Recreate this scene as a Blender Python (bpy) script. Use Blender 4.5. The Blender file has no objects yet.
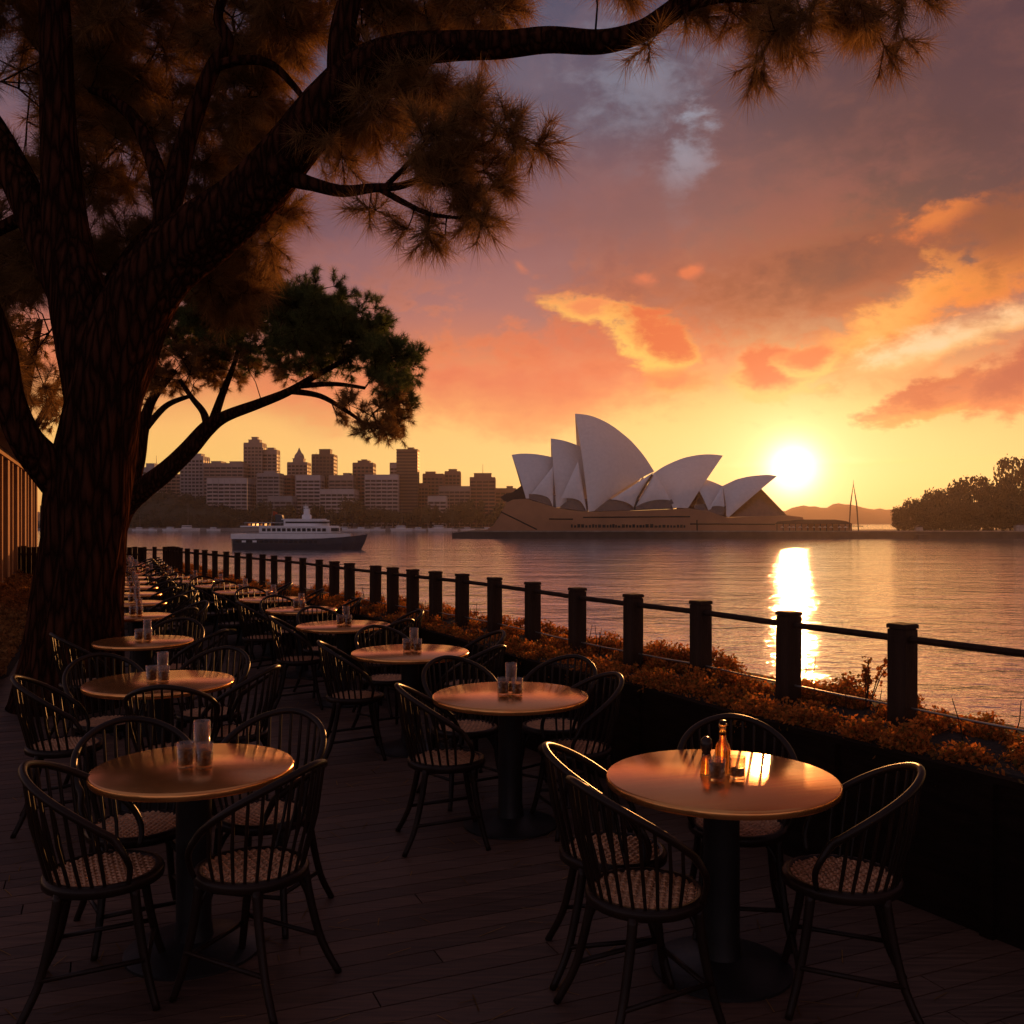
import bpy, math, random
import numpy as np
from mathutils import Vector, Matrix, Quaternion

random.seed(7)
rng = np.random.default_rng(11)
scene = bpy.context.scene
COL = scene.collection
R = math.radians
F = 945.0            # focal length in pixels of the 1024 wide frame
EYE = 1.75           # eye height above the deck
HOR = 521.0          # picture row of the horizon
WATER_Z = -7.5

# ------------------------------------------------------------------ camera
cam_data = bpy.data.cameras.new("camera")
cam_data.sensor_width = 36.0
cam_data.lens = F / 1024.0 * 36.0
cam_data.shift_y = (HOR - 512.0) / 1024.0
cam_data.clip_start = 0.05
cam_data.clip_end = 20000.0
cam = bpy.data.objects.new("camera", cam_data)
cam.location = (0, 0, EYE)
cam.rotation_euler = (R(90), 0, 0)
COL.objects.link(cam)
scene.camera = cam

# ------------------------------------------------------------------ sun direction
SUN_AZ = math.atan2(793 - 512, F)                 # to the right of the view axis
SUN_EL = R(3.05)
SUN_DIR = Vector((math.sin(SUN_AZ) * math.cos(SUN_EL), math.cos(SUN_AZ) * math.cos(SUN_EL), math.sin(SUN_EL)))

def s2l(c):
    return tuple(((v / 255.0) / 12.92 if v / 255.0 <= 0.04045 else ((v / 255.0 + 0.055) / 1.055) ** 2.4) for v in c)

# ------------------------------------------------------------------ world: sunset sky with clouds
world = bpy.data.worlds.new("World")
scene.world = world
world.use_nodes = True
nt = world.node_tree
for n in list(nt.nodes):
    nt.nodes.remove(n)
N = nt.nodes
def lk(a, b):
    nt.links.new(a, b)
def M(op, a, b=None, c=None, clamp=False):
    n = N.new("ShaderNodeMath"); n.operation = op; n.use_clamp = clamp
    for i, v in enumerate((a, b, c)):
        if v is None: continue
        if isinstance(v, (int, float)): n.inputs[i].default_value = v
        else: lk(v, n.inputs[i])
    return n.outputs[0]
def SM(x, lo, hi):
    n = N.new("ShaderNodeMapRange"); n.interpolation_type = 'SMOOTHSTEP'
    lk(x, n.inputs[0]); n.inputs[1].default_value = lo; n.inputs[2].default_value = hi
    n.inputs[3].default_value = 0; n.inputs[4].default_value = 1
    return n.outputs[0]
def MIX(f, a, b, mode='MIX'):
    n = N.new("ShaderNodeMixRGB"); n.blend_type = mode
    for i, v in enumerate((f, a, b)):
        if isinstance(v, (int, float)): n.inputs[i].default_value = v
        elif isinstance(v, tuple): n.inputs[i].default_value = (*v[:3], 1)
        else: lk(v, n.inputs[i])
    return n.outputs[0]
def RAMP(x, stops):
    n = N.new("ShaderNodeValToRGB"); cr = n.color_ramp
    while len(cr.elements) < len(stops): cr.elements.new(0.5)
    for e, (p, c) in zip(cr.elements, stops):
        e.position = p; e.color = (*s2l(c), 1)
    lk(x, n.inputs[0])
    return n.outputs[0]

tc = N.new("ShaderNodeTexCoord")
nrm = N.new("ShaderNodeVectorMath"); nrm.operation = 'NORMALIZE'; lk(tc.outputs["Generated"], nrm.inputs[0])
sep = N.new("ShaderNodeSeparateXYZ"); lk(nrm.outputs[0], sep.inputs[0])
dx, dy, dz = sep.outputs
az = M('ARCTAN2', dx, dy)
el = M('ARCSINE', dz)
dot = N.new("ShaderNodeVectorMath"); dot.operation = 'DOT_PRODUCT'
lk(nrm.outputs[0], dot.inputs[0]); dot.inputs[1].default_value = SUN_DIR
sun_ang = M('ARCCOSINE', M('MINIMUM', dot.outputs["Value"], 0.999999))
sun_az = M('ABSOLUTE', M('SUBTRACT', az, SUN_AZ))

cmb = N.new("ShaderNodeCombineXYZ"); lk(az, cmb.inputs[0]); lk(M('MULTIPLY', el, 1.7), cmb.inputs[1])
def NOISE(scale, detail, rough=0.55, off=0.0, dist=0.0):
    n = N.new("ShaderNodeTexNoise"); n.noise_dimensions = '3D'
    n.inputs["Scale"].default_value = scale; n.inputs["Detail"].default_value = detail
    n.inputs["Roughness"].default_value = rough; n.inputs["Distortion"].default_value = dist
    v = N.new("ShaderNodeVectorMath"); v.operation = 'ADD'; lk(cmb.outputs[0], v.inputs[0]); v.inputs[1].default_value = (off, off * 0.37, off * 0.71)
    lk(v.outputs[0], n.inputs["Vector"])
    return n.outputs["Fac"]
n_broad = NOISE(5.0, 3, 0.5, 3.1, 0.4)
n_mid = NOISE(16.0, 5, 0.6, 1.3, 0.3)
n_fine = NOISE(42.0, 6, 0.62, 6.2, 0.2)
# elevation bent a little by the broad noise, so that the bands are not ruler straight
el_b = M('ADD', el, M('MULTIPLY', M('SUBTRACT', n_broad, 0.5), 0.10))
tt = M('DIVIDE', el_b, 1.0, clamp=True)
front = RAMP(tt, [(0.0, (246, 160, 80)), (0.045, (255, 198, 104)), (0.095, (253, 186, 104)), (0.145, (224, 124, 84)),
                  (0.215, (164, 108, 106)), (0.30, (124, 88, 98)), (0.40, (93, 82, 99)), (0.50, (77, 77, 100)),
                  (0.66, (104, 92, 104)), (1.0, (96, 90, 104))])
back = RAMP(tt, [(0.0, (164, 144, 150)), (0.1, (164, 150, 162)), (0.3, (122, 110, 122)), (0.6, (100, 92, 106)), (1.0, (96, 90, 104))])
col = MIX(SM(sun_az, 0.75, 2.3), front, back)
col = MIX(SM(M('MULTIPLY', el, -1.0), 0.004, 0.05), col, s2l((54, 38, 36)))      # below the horizon
# the upper right is a heavy brown-violet cloud
heavy = M('MULTIPLY', SM(az, 0.02, 0.40), M('MULTIPLY', SM(el_b, 0.15, 0.27), M('SUBTRACT', 1.0, SM(el_b, 0.75, 1.0))))
col = MIX(M('MULTIPLY', heavy, 0.92), col, s2l((80, 54, 62)))
# soft streaky variation
col = MIX(M('MULTIPLY', SM(n_mid, 0.42, 0.78), 0.16), col, MIX(0.5, col, s2l((250, 150, 105))))
col = MIX(M('MULTIPLY', SM(n_broad, 0.5, 0.75), 0.35), col, MIX(1.0, col, (0.62, 0.58, 0.62), 'MULTIPLY'))
# clear yellow band around the sun
glow1 = M('EXPONENT', M('MULTIPLY', M('POWER', M('DIVIDE', sun_ang, 0.17), 2.0), -1.0))
flat = M('EXPONENT', M('MULTIPLY', M('POWER', M('DIVIDE', M('SUBTRACT', el, 0.060), 0.070), 2.0), -1.0))
flat = M('MULTIPLY', flat, M('EXPONENT', M('MULTIPLY', M('POWER', M('DIVIDE', sun_az, 0.56), 2.0), -1.0)))
col = MIX(M('MULTIPLY', glow1, 0.5), col, s2l((255, 190, 100)))
col = MIX(M('MULTIPLY', flat, 0.85), col, s2l((255, 218, 140)))

def PATCH(px, py, sx, sy, rot, amp, inner, edge, soft=(0.0, 0.5), opac=1.0, noise=None):
    """a cloud: where it floats (bearing and height angle), its angular size, ragged by noise"""
    global col
    a0 = math.atan((px - 512) / F); e0 = math.atan((HOR - py) / F * math.cos(a0))
    ax = M('SUBTRACT', az, a0); ey = M('SUBTRACT', el, e0)
    c, s = math.cos(rot), math.sin(rot)
    sx, sy = sx * 1.3, sy * 1.35
    u = M('ADD', M('MULTIPLY', ax, c / (sx / F)), M('MULTIPLY', ey, s / (sx / F)))
    v = M('ADD', M('MULTIPLY', ax, -s / (sy / F)), M('MULTIPLY', ey, c / (sy / F)))
    r = M('SQRT', M('ADD', M('MULTIPLY', u, u), M('MULTIPLY', v, v)))
    q = M('ADD', M('SUBTRACT', 1.0, r), M('MULTIPLY', M('SUBTRACT', noise if noise else n_mid, 0.5), amp))
    q = M('ADD', q, M('MULTIPLY', M('SUBTRACT', n_fine, 0.5), amp * 0.55))
    m = SM(q, soft[0], soft[1])
    core = SM(M('ADD', q, M('MULTIPLY', v, 0.55)), soft[1] * 0.1, soft[1] + 0.45)
    cc = MIX(core, s2l(edge), s2l(inner))
    col = MIX(M('MULTIPLY', m, opac), col, cc)

# torn cloud bank between the clear band and the dark ceiling, orange where its edges catch the sun
q_b = M('ADD', M('ADD', M('MULTIPLY', n_mid, 0.75), M('MULTIPLY', n_fine, 0.35)), M('MULTIPLY', M('SUBTRACT', n_broad, 0.5), 0.5))
m_b = SM(q_b, 0.50, 0.74)
win = M('MULTIPLY', M('MULTIPLY', SM(el, 0.10, 0.17), M('SUBTRACT', 1.0, SM(el, 0.26, 0.40))), M('SUBTRACT', 1.0, SM(sun_az, 0.55, 0.95)))
rim_b = M('MULTIPLY', M('MULTIPLY', m_b, M('SUBTRACT', 1.0, m_b)), 4.0)
col = MIX(M('MULTIPLY', M('MULTIPLY', m_b, win), 0.50), col, MIX(SM(el, 0.14, 0.26), s2l((206, 98, 62)), s2l((122, 74, 76))))
col = MIX(M('MULTIPLY', M('MULTIPLY', rim_b, win), M('MULTIPLY', M('SUBTRACT', 1.0, SM(el, 0.17, 0.33)), M('SUBTRACT', 0.42, M('MULTIPLY', SM(sun_az, 0.1, 0.6), 0.3)))), col, s2l((250, 140, 76)))
# bluish breaks high up
PATCH(640, 85, 80, 55, 0.5, 2.2, (134, 142, 160), (106, 106, 122), (0.1, 0.9), 0.62)
PATCH(682, 165, 26, 48, -0.3, 2.6, (152, 160, 176), (118, 112, 124), (0.1, 0.9), 0.6)
PATCH(520, 70, 130, 80, 0.1, 1.4, (98, 100, 120), (102, 96, 112), (0.0, 1.2), 0.45)
# warm belt and the darker bank above the sun
PATCH(520, 385, 240, 40, 0.02, 1.6, (228, 112, 84), (246, 150, 96), (0.0, 0.7), 0.72, n_broad)
PATCH(740, 280, 170, 62, 0.12, 1.4, (138, 74, 64), (190, 94, 62), (0.0, 1.0), 0.85, n_broad)
PATCH(850, 270, 150, 44, 0.2, 1.3, (108, 62, 58), (166, 84, 56), (0.0, 0.8), 0.92)
PATCH(640, 215, 210, 60, 0.1, 1.4, (126, 84, 84), (150, 92, 88), (0.0, 1.0), 0.55, n_broad)
PATCH(600, 345, 130, 30, 0.0, 1.5, (206, 100, 76), (226, 116, 78), (0.0, 0.8), 0.6)
# the burning swath on the right
PATCH(925, 300, 120, 26, 0.55, 2.2, (255, 178, 92), (250, 142, 60), (0.0, 0.8), 0.95)
PATCH(985, 275, 70, 30, 0.2, 2.2, (255, 156, 62), (236, 126, 54), (0.0, 0.8), 0.85)
PATCH(935, 218, 46, 15, 0.25, 2.4, (232, 128, 58), (206, 104, 56), (0.1, 0.8), 0.85)
PATCH(1010, 232, 60, 36, 0.4, 1.4, (128, 72, 54), (168, 88, 54), (0.0, 0.7), 0.9)
PATCH(945, 340, 90, 16, 0.25, 1.6, (252, 214, 170), (254, 192, 120), (0.0, 0.8), 0.9)
# puffs
PATCH(590, 308, 40, 12, -0.15, 2.2, (240, 138, 84), (254, 184, 92), (0.0, 0.6), 0.95)
PATCH(650, 338, 42, 24, -0.5, 1.8, (222, 102, 60), (255, 192, 94), (0.0, 0.42), 1.0)
PATCH(680, 382, 36, 12, 0.0, 2.0, (232, 120, 74), (250, 160, 84), (0.0, 0.6), 0.7)
PATCH(772, 374, 46, 24, 0.1, 1.5, (222, 100, 60), (255, 186, 100), (0.0, 0.35), 1.0)
PATCH(808, 362, 26, 13, 0.1, 1.6, (228, 108, 62), (255, 186, 98), (0.0, 0.4), 0.95)
PATCH(965, 392, 74, 16, 0.26, 1.5, (196, 92, 64), (250, 156, 84), (0.0, 0.35), 1.0)
PATCH(1030, 375, 62, 28, 0.3, 1.4, (184, 90, 72), (232, 130, 82), (0.0, 0.4), 1.0)
PATCH(520, 266, 11, 6, -0.6, 2.0, (214, 120, 84), (196, 112, 88), (0.0, 0.9), 0.8)
PATCH(644, 279, 16, 7, -0.2, 2.0, (226, 118, 78), (204, 108, 80), (0.0, 0.9), 0.8)
PATCH(692, 272, 14, 6, 0.4, 2.0, (232, 118, 74), (208, 106, 76), (0.0, 0.9), 0.8)
# thin bright veil streaks across the sun
PATCH(835, 462, 130, 5, 0.0, 1.3, (255, 226, 150), (255, 214, 124), (0.0, 0.9), 0.7)
PATCH(740, 466, 60, 4, 0.0, 1.3, (255, 224, 150), (255, 214, 124), (0.0, 0.9), 0.6)
# the sun itself
g_a = M('EXPONENT', M('MULTIPLY', M('DIVIDE', sun_ang, 0.060), -1.0))
g_b = M('EXPONENT', M('MULTIPLY', M('POWER', M('DIVIDE', sun_ang, 0.023), 2.0), -1.0))
col = MIX(1.0, col, MIX(g_a, (0, 0, 0), (0.32, 0.27, 0.13)), 'ADD')
g_c = M('EXPONENT', M('MULTIPLY', M('DIVIDE', sun_ang, 0.032), -1.0))
col = MIX(1.0, col, MIX(g_c, (0, 0, 0), (0.80, 0.68, 0.46)), 'ADD')
col = MIX(1.0, col, MIX(g_b, (0, 0, 0), (2.2, 1.9, 1.25)), 'ADD')

sky = N.new("ShaderNodeTexSky"); sky.sky_type = 'NISHITA'; sky.sun_disc = False
sky.sun_elevation = SUN_EL; sky.sun_rotation = SUN_AZ
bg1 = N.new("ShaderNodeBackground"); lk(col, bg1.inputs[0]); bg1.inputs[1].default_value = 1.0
bg2 = N.new("ShaderNodeBackground"); lk(sky.outputs[0], bg2.inputs[0]); bg2.inputs[1].default_value = 0.004
addb = N.new("ShaderNodeAddShader"); lk(bg1.outputs[0], addb.inputs[0]); lk(bg2.outputs[0], addb.inputs[1])
wout = N.new("ShaderNodeOutputWorld"); lk(addb.outputs[0], wout.inputs[0])

# ------------------------------------------------------------------ sun lamp
sun_data = bpy.data.lights.new("sun", 'SUN')
sun_data.energy = 3.4
sun_data.angle = R(0.6)
sun_data.color = (1.0, 0.40, 0.11)
sun = bpy.data.objects.new("sun", sun_data)
sun.rotation_euler = (-SUN_DIR).to_track_quat('-Z', 'Y').to_euler()
COL.objects.link(sun)

vs = scene.view_settings
scene.display_settings.display_device = 'sRGB'
vs.view_transform = 'Standard'
vs.look = 'None'
vs.exposure = 0.0
vs.gamma = 1.0
vs.use_curve_mapping = False
cy = scene.cycles
cy.use_denoising = True
cy.caustics_reflective = False
cy.caustics_refractive = False
cy.max_bounces = 8
cy.transparent_max_bounces = 12
cy.transmission_bounces = 8
cy.volume_bounces = 0
cy.sample_clamp_indirect = 3.0

# ------------------------------------------------------------------ helpers
def P(px, py, d):
    """the point at distance d (along the view axis) seen at a picture position"""
    return Vector(((px - 512) / F * d, d, EYE - (py - HOR) / F * d))

def principled(name):
    m = bpy.data.materials.new(name); m.use_nodes = True
    return m, m.node_tree, m.node_tree.nodes["Principled BSDF"]

def mat(name, c, rough=0.6, metal=0.0, var=0.25, scale=6.0, bump=0.0, bscale=None, stretch=(1, 1, 1), spec=0.5, coat=0.0, detail=5):
    """a plain procedural material: noise-varied colour with optional bump"""
    m, t, b = principled(name)
    tcn = t.nodes.new("ShaderNodeTexCoord")
    mp = t.nodes.new("ShaderNodeMapping"); mp.inputs["Scale"].default_value = stretch
    t.links.new(tcn.outputs["Object"], mp.inputs[0])
    nz = t.nodes.new("ShaderNodeTexNoise"); nz.inputs["Scale"].default_value = scale; nz.inputs["Detail"].default_value = detail
    t.links.new(mp.outputs[0], nz.inputs["Vector"])
    r = t.nodes.new("ShaderNodeValToRGB")
    r.color_ramp.elements[0].position = 0.3; r.color_ramp.elements[1].position = 0.7
    r.color_ramp.elements[0].color = (*[v * (1 - var) for v in c], 1)
    r.color_ramp.elements[1].color = (*[min(1, v * (1 + var)) for v in c], 1)
    t.links.new(nz.outputs["Fac"], r.inputs[0]); t.links.new(r.outputs[0], b.inputs["Base Color"])
    b.inputs["Roughness"].default_value = rough; b.inputs["Metallic"].default_value = metal
    b.inputs["Specular IOR Level"].default_value = spec
    b.inputs["Coat Weight"].default_value = coat; b.inputs["Coat Roughness"].default_value = 0.15
    if bump:
        n2 = t.nodes.new("ShaderNodeTexNoise"); n2.inputs["Scale"].default_value = bscale or scale * 4; n2.inputs["Detail"].default_value = 5
        t.links.new(mp.outputs[0], n2.inputs["Vector"])
        bp = t.nodes.new("ShaderNodeBump"); bp.inputs["Strength"].default_value = 1.0; bp.inputs["Distance"].default_value = bump
        t.links.new(n2.outputs["Fac"], bp.inputs["Height"]); t.links.new(bp.outputs[0], b.inputs["Normal"])
    return m

class MB:
    """collects shapes and links them as ONE mesh object"""
    def __init__(s):
        s.v = []; s.f = []
    def add(s, vs_, fs_):
        o = len(s.v); s.v.extend([tuple(p) for p in vs_]); s.f.extend([tuple(i + o for i in f) for f in fs_]); return s
    def box(s, c, size, rz=0.0, mtx=None):
        hx, hy, hz = size[0] / 2, size[1] / 2, size[2] / 2
        pts = [Vector((x, y, z)) for z in (-hz, hz) for x, y in ((-hx, -hy), (hx, -hy), (hx, hy), (-hx, hy))]
        if mtx is None: mtx = Matrix.Rotation(rz, 3, 'Z')
        c = Vector(c)
        return s.add([c + mtx @ p for p in pts], [(3, 2, 1, 0), (4, 5, 6, 7), (0, 1, 5, 4), (1, 2, 6, 5), (2, 3, 7, 6), (3, 0, 4, 7)])
    def bbox(s, c, size, bev, rz=0.0):
        """box with chamfered vertical and top edges"""
        hx, hy = size[0] / 2, size[1] / 2; z0 = -size[2] / 2; z1 = size[2] / 2
        def ring(i, z):
            a, b = hx - i, hy - i; k = bev
            return [(a - k, -b, z), (a, -b + k, z), (a, b - k, z), (a - k, b, z), (-a + k, b, z), (-a, b - k, z), (-a, -b + k, z), (-a + k, -b, z)]
        pts = ring(0, z0) + ring(0, z1 - bev) + ring(bev, z1)
        m = Matrix.Rotation(rz, 3, 'Z'); c = Vector(c)
        fs = [tuple(range(7, -1, -1)), tuple(range(16, 24))]
        for k in range(2):
            for i in range(8):
                j = (i + 1) % 8
                fs.append((k * 8 + i, k * 8 + j, k * 8 + 8 + j, k * 8 + 8 + i))
        return s.add([c + m @ Vector(p) for p in pts], fs)
    def tube(s, pts, rad, seg=8, caps=True, wob=None):
        pts = [Vector(p) for p in pts]
        n = len(pts)
        if isinstance(rad, (int, float)): rad = [rad] * n
        tang = []
        for i in range(n):
            t_ = pts[min(i + 1, n - 1)] - pts[max(i - 1, 0)]
            tang.append(t_.normalized() if t_.length > 1e-9 else Vector((0, 0, 1)))
        up = Vector((0, 0, 1)) if abs(tang[0].z) < 0.9 else Vector((1, 0, 0))
        nx = tang[0].cross(up).normalized()
        o = len(s.v)
        for i in range(n):
            if i:
                q = tang[i - 1].rotation_difference(tang[i]); nx = (q @ nx).normalized()
            ny = tang[i].cross(nx)
            for k in range(seg):
                a = 2 * math.pi * k / seg
                r = rad[i] * (wob(i, k, pts[i]) if wob else 1.0)
                s.v.append(tuple(pts[i] + nx * (math.cos(a) * r) + ny * (math.sin(a) * r)))
        for i in range(n - 1):
            for k in range(seg):
                j = (k + 1) % seg
                s.f.append((o + i * seg + k, o + i * seg + j, o + (i + 1) * seg + j, o + (i + 1) * seg + k))
        if caps:
            s.f.append(tuple(o + k for k in range(seg - 1, -1, -1)))
            s.f.append(tuple(o + (n - 1) * seg + k for k in range(seg)))
        return s
    def lathe(s, prof, seg=32, c=(0, 0, 0), caps=True, sx=1.0):
        o = len(s.v)
        for r, z in prof:
            for k in range(seg):
                a = 2 * math.pi * k / seg
                s.v.append((c[0] + r * math.cos(a) * sx, c[1] + r * math.sin(a), c[2] + z))
        for i in range(len(prof) - 1):
            for k in range(seg):
                j = (k + 1) % seg
                s.f.append((o + i * seg + k, o + i * seg + j, o + (i + 1) * seg + j, o + (i + 1) * seg + k))
        if caps:
            s.f.append(tuple(o + k for k in range(seg - 1, -1, -1)))
            s.f.append(tuple(o + (len(prof) - 1) * seg + k for k in range(seg)))
        return s
    def prism(s, near, far):
        """two matching outlines joined into a solid"""
        n = len(near); 
        fs = [tuple(range(n)), tuple(range(2 * n - 1, n - 1, -1))]
        for i in range(n):
            j = (i + 1) % n
            fs.append((j, i, n + i, n + j))
        return s.add(list(near) + list(far), fs)
    def grid(s, rows):
        o = len(s.v); m = len(rows[0])
        for r in rows: s.v.extend([tuple(p) for p in r])
        for i in range(len(rows) - 1):
            for k in range(m - 1):
                s.f.append((o + i * m + k, o + i * m + k + 1, o + (i + 1) * m + k + 1, o + (i + 1) * m + k))
        return s
    def mesh(s, name, m, smooth=False):
        me = bpy.data.meshes.new(name); me.from_pydata(s.v, [], s.f); me.materials.append(m)
        if smooth: me.polygons.foreach_set("use_smooth", [True] * len(me.polygons))
        me.update(); return me
    def build(s, name, m, parent=None, smooth=False, solid=None, auto=None):
        me = s.mesh(name, m, smooth)
        if smooth and auto: me.set_sharp_from_angle(angle=R(auto))
        return link(name, me, parent)

def link(name, me, parent=None):
    o = bpy.data.objects.new(name, me); COL.objects.link(o)
    if parent is not None: o.parent = parent
    return o

def npmesh(name, V, T, m, smooth=False):
    """mesh from numpy vertices and equal-sized faces"""
    me = bpy.data.meshes.new(name); k = T.shape[1]
    me.vertices.add(len(V)); me.vertices.foreach_set("co", np.asarray(V, np.float32).ravel())
    me.loops.add(T.size); me.loops.foreach_set("vertex_index", np.asarray(T, np.int32).ravel())
    me.polygons.add(len(T)); me.polygons.foreach_set("loop_start", np.arange(0, T.size, k, dtype=np.int32))
    me.polygons.foreach_set("loop_total", np.full(len(T), k, np.int32))
    if smooth: me.polygons.foreach_set("use_smooth", np.ones(len(T), bool))
    me.materials.append(m); me.update(calc_edges=True); me.validate(); return me

def tag(o, label, cat, group=None, kind=None):
    if label: o["label"] = label
    if cat: o["category"] = cat
    if group: o["group"] = group
    if kind: o["kind"] = kind
    return o
def struct(o):
    o["kind"] = "structure"; return o
def thing(name, label, cat, loc=(0, 0, 0), rz=0.0, group=None, kind=None):
    o = bpy.data.objects.new(name, None); COL.objects.link(o); o.empty_display_size = 0.2
    o.location = loc; o.rotation_euler = (0, 0, rz)
    return tag(o, label, cat, group, kind)
def dup(root, loc, rz, label=None, cat=None, group=None, scale=None):
    r = root.copy(); COL.objects.link(r); r.location = loc; r.rotation_euler = (0, 0, rz)
    if scale is not None: r.scale = scale
    if label: r["label"] = label
    if group: r["group"] = group
    for ch in list(root.children):
        c = ch.copy(); COL.objects.link(c); c.parent = r
        for g in list(ch.children):
            d = g.copy(); COL.objects.link(d); d.parent = c
    return r
def spline(pts, rad, n=8):
    """Catmull-Rom through points and radii"""
    out, ro = [], []
    k = len(pts)
    for i in range(k - 1):
        p0, p1, p2, p3 = pts[max(i - 1, 0)], pts[i], pts[i + 1], pts[min(i + 2, k - 1)]
        r1, r2 = rad[i], rad[i + 1]
        for j in range(n):
            t = j / n
            a = 0.5 * ((2 * p1) + (p2 - p0) * t + (2 * p0 - 5 * p1 + 4 * p2 - p3) * t * t + (3 * p1 - p0 - 3 * p2 + p3) * t ** 3)
            out.append(a); ro.append(r1 + (r2 - r1) * t)
    out.append(pts[-1]); ro.append(rad[-1])
    return out, ro
ORD = ["first", "second", "third", "fourth", "fifth", "sixth", "seventh", "eighth", "ninth", "tenth", "eleventh", "twelfth"]

def leaves(n, centres, radii, size, flat=0.75, shell=0.6, asp=0.6):
    """n leaf quads spread over lumps; returns V, T"""
    centres = np.asarray(centres, float); radii = np.asarray(radii, float)
    w = radii ** 2; idx = rng.choice(len(centres), n, p=w / w.sum())
    u = rng.normal(size=(n, 3)); u /= np.linalg.norm(u, axis=1)[:, None]
    rr = radii[idx] * (shell + (1 - shell) * rng.random(n)) * (0.9 + 0.25 * rng.random(n))
    c = centres[idx] + u * rr[:, None] * np.array([1, 1, flat])
    a = rng.normal(size=(n, 3)); a /= np.linalg.norm(a, axis=1)[:, None]
    b = np.cross(a, rng.normal(size=(n, 3))); b /= np.linalg.norm(b, axis=1)[:, None]
    s_ = size * (0.6 + 0.8 * rng.random(n))[:, None]
    V = np.stack([c - a * s_, c - b * s_ * asp, c + a * s_, c + b * s_ * asp], 1).reshape(-1, 3)
    T = np.arange(4 * n).reshape(n, 4)
    return V, T
# ================================================================== THE SETTING
m_deck = None
def deck_material():
    m, t, b = principled("deck_boards")
    g = t.nodes.new("ShaderNodeNewGeometry"); tcn = t.nodes.new("ShaderNodeTexCoord")
    mp = t.nodes.new("ShaderNodeMapping"); mp.inputs["Rotation"].default_value = (0, 0, -ROW_A); mp.inputs["Scale"].default_value = (1.5, 26, 10)
    t.links.new(tcn.outputs["Object"], mp.inputs[0])
    nz = t.nodes.new("ShaderNodeTexNoise"); nz.inputs["Scale"].default_value = 2.2; nz.inputs["Detail"].default_value = 8
    t.links.new(mp.outputs[0], nz.inputs["Vector"])
    r = t.nodes.new("ShaderNodeValToRGB")
    r.color_ramp.elements[0].position = 0.3; r.color_ramp.elements[0].color = (0.062, 0.031, 0.020, 1)
    r.color_ramp.elements[1].position = 0.75; r.color_ramp.elements[1].color = (0.175, 0.090, 0.058, 1)
    t.links.new(nz.outputs["Fac"], r.inputs[0])
    v = t.nodes.new("ShaderNodeMixRGB"); v.blend_type = 'MULTIPLY'; v.inputs[0].default_value = 1
    rp = t.nodes.new("ShaderNodeMapRange"); t.links.new(g.outputs["Random Per Island"], rp.inputs[0]); rp.inputs[3].default_value = 0.62; rp.inputs[4].default_value = 1.15
    t.links.new(r.outputs[0], v.inputs[1]); t.links.new(rp.outputs[0], v.inputs[2]); t.links.new(v.outputs[0], b.inputs["Base Color"])
    rr = t.nodes.new("ShaderNodeMapRange"); t.links.new(nz.outputs["Fac"], rr.inputs[0]); rr.inputs[3].default_value = 0.42; rr.inputs[4].default_value = 0.7
    t.links.new(rr.outputs[0], b.inputs["Roughness"])
    bp = t.nodes.new("ShaderNodeBump"); bp.inputs["Distance"].default_value = 0.002; bp.inputs["Strength"].default_value = 0.8
    t.links.new(nz.outputs["Fac"], bp.inputs["Height"]); t.links.new(bp.outputs[0], b.inputs["Normal"])
    return m
ROW = Vector((-0.43, 1.0, 0)).normalized()        # the way the two rows of tables run
ROW_A = math.atan2(ROW.y, ROW.x) - math.pi / 2
ACR = Vector((ROW.y, -ROW.x, 0))                  # across the deck, towards the water

M_dark = mat("dark_earth", (0.03, 0.022, 0.016), 0.95, scale=3, bump=0.02)
M_conc = mat("quay_stone", (0.16, 0.13, 0.11), 0.85, scale=0.8, bump=0.03, bscale=3)

# ---- water
def water_material():
    m, t, b = principled("harbour_water")
    b.inputs["Base Color"].default_value = (0.92, 0.84, 0.82, 1)
    b.inputs["Roughness"].default_value = 0.06; b.inputs["IOR"].default_value = 1.6; b.inputs["Metallic"].default_value = 0.8
    tcn = t.nodes.new("ShaderNodeTexCoord")
    def nz(scale, sx, rot, detail):
        mp = t.nodes.new("ShaderNodeMapping"); mp.inputs["Scale"].default_value = (sx, 1, 1); mp.inputs["Rotation"].default_value = (0, 0, rot)
        t.links.new(tcn.outputs["Object"], mp.inputs[0])
        n = t.nodes.new("ShaderNodeTexNoise"); n.inputs["Scale"].default_value = scale; n.inputs["Detail"].default_value = detail; n.inputs["Roughness"].default_value = 0.55
        n.inputs["Distortion"].default_value = 0.4
        t.links.new(mp.outputs[0], n.inputs["Vector"]); return n.outputs["Fac"]
    a = nz(0.16, 0.6, 0.3, 3); c = nz(0.62, 0.55, -0.25, 4); d = nz(2.1, 0.7, 0.15, 3)
    def mth(op, x, y):
        n = t.nodes.new("ShaderNodeMath"); n.operation = op
        for i, v in enumerate((x, y)):
            if isinstance(v, (int, float)): n.inputs[i].default_value = v
            else: t.links.new(v, n.inputs[i])
        return n.outputs[0]
    e = nz(0.045, 0.5, 0.1, 2)
    h = mth('ADD', mth('MULTIPLY', e, 0.9), mth('ADD', mth('ADD', mth('MULTIPLY', a, 0.62), mth('MULTIPLY', c, 0.20)), mth('MULTIPLY', d, 0.07)))
    bp = t.nodes.new("ShaderNodeBump"); bp.inputs["Strength"].default_value = 1.0; bp.inputs["Distance"].default_value = 0.75
    t.links.new(h, bp.inputs["Height"]); t.links.new(bp.outputs[0], b.inputs["Normal"])
    return m
W = MB(); W.add([(-2300, -60, WATER_Z), (2300, -60, WATER_Z), (2300, 3450, WATER_Z), (-2300, 3450, WATER_Z)], [(0, 1, 2, 3)])
struct(W.build("water", water_material()))

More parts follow.
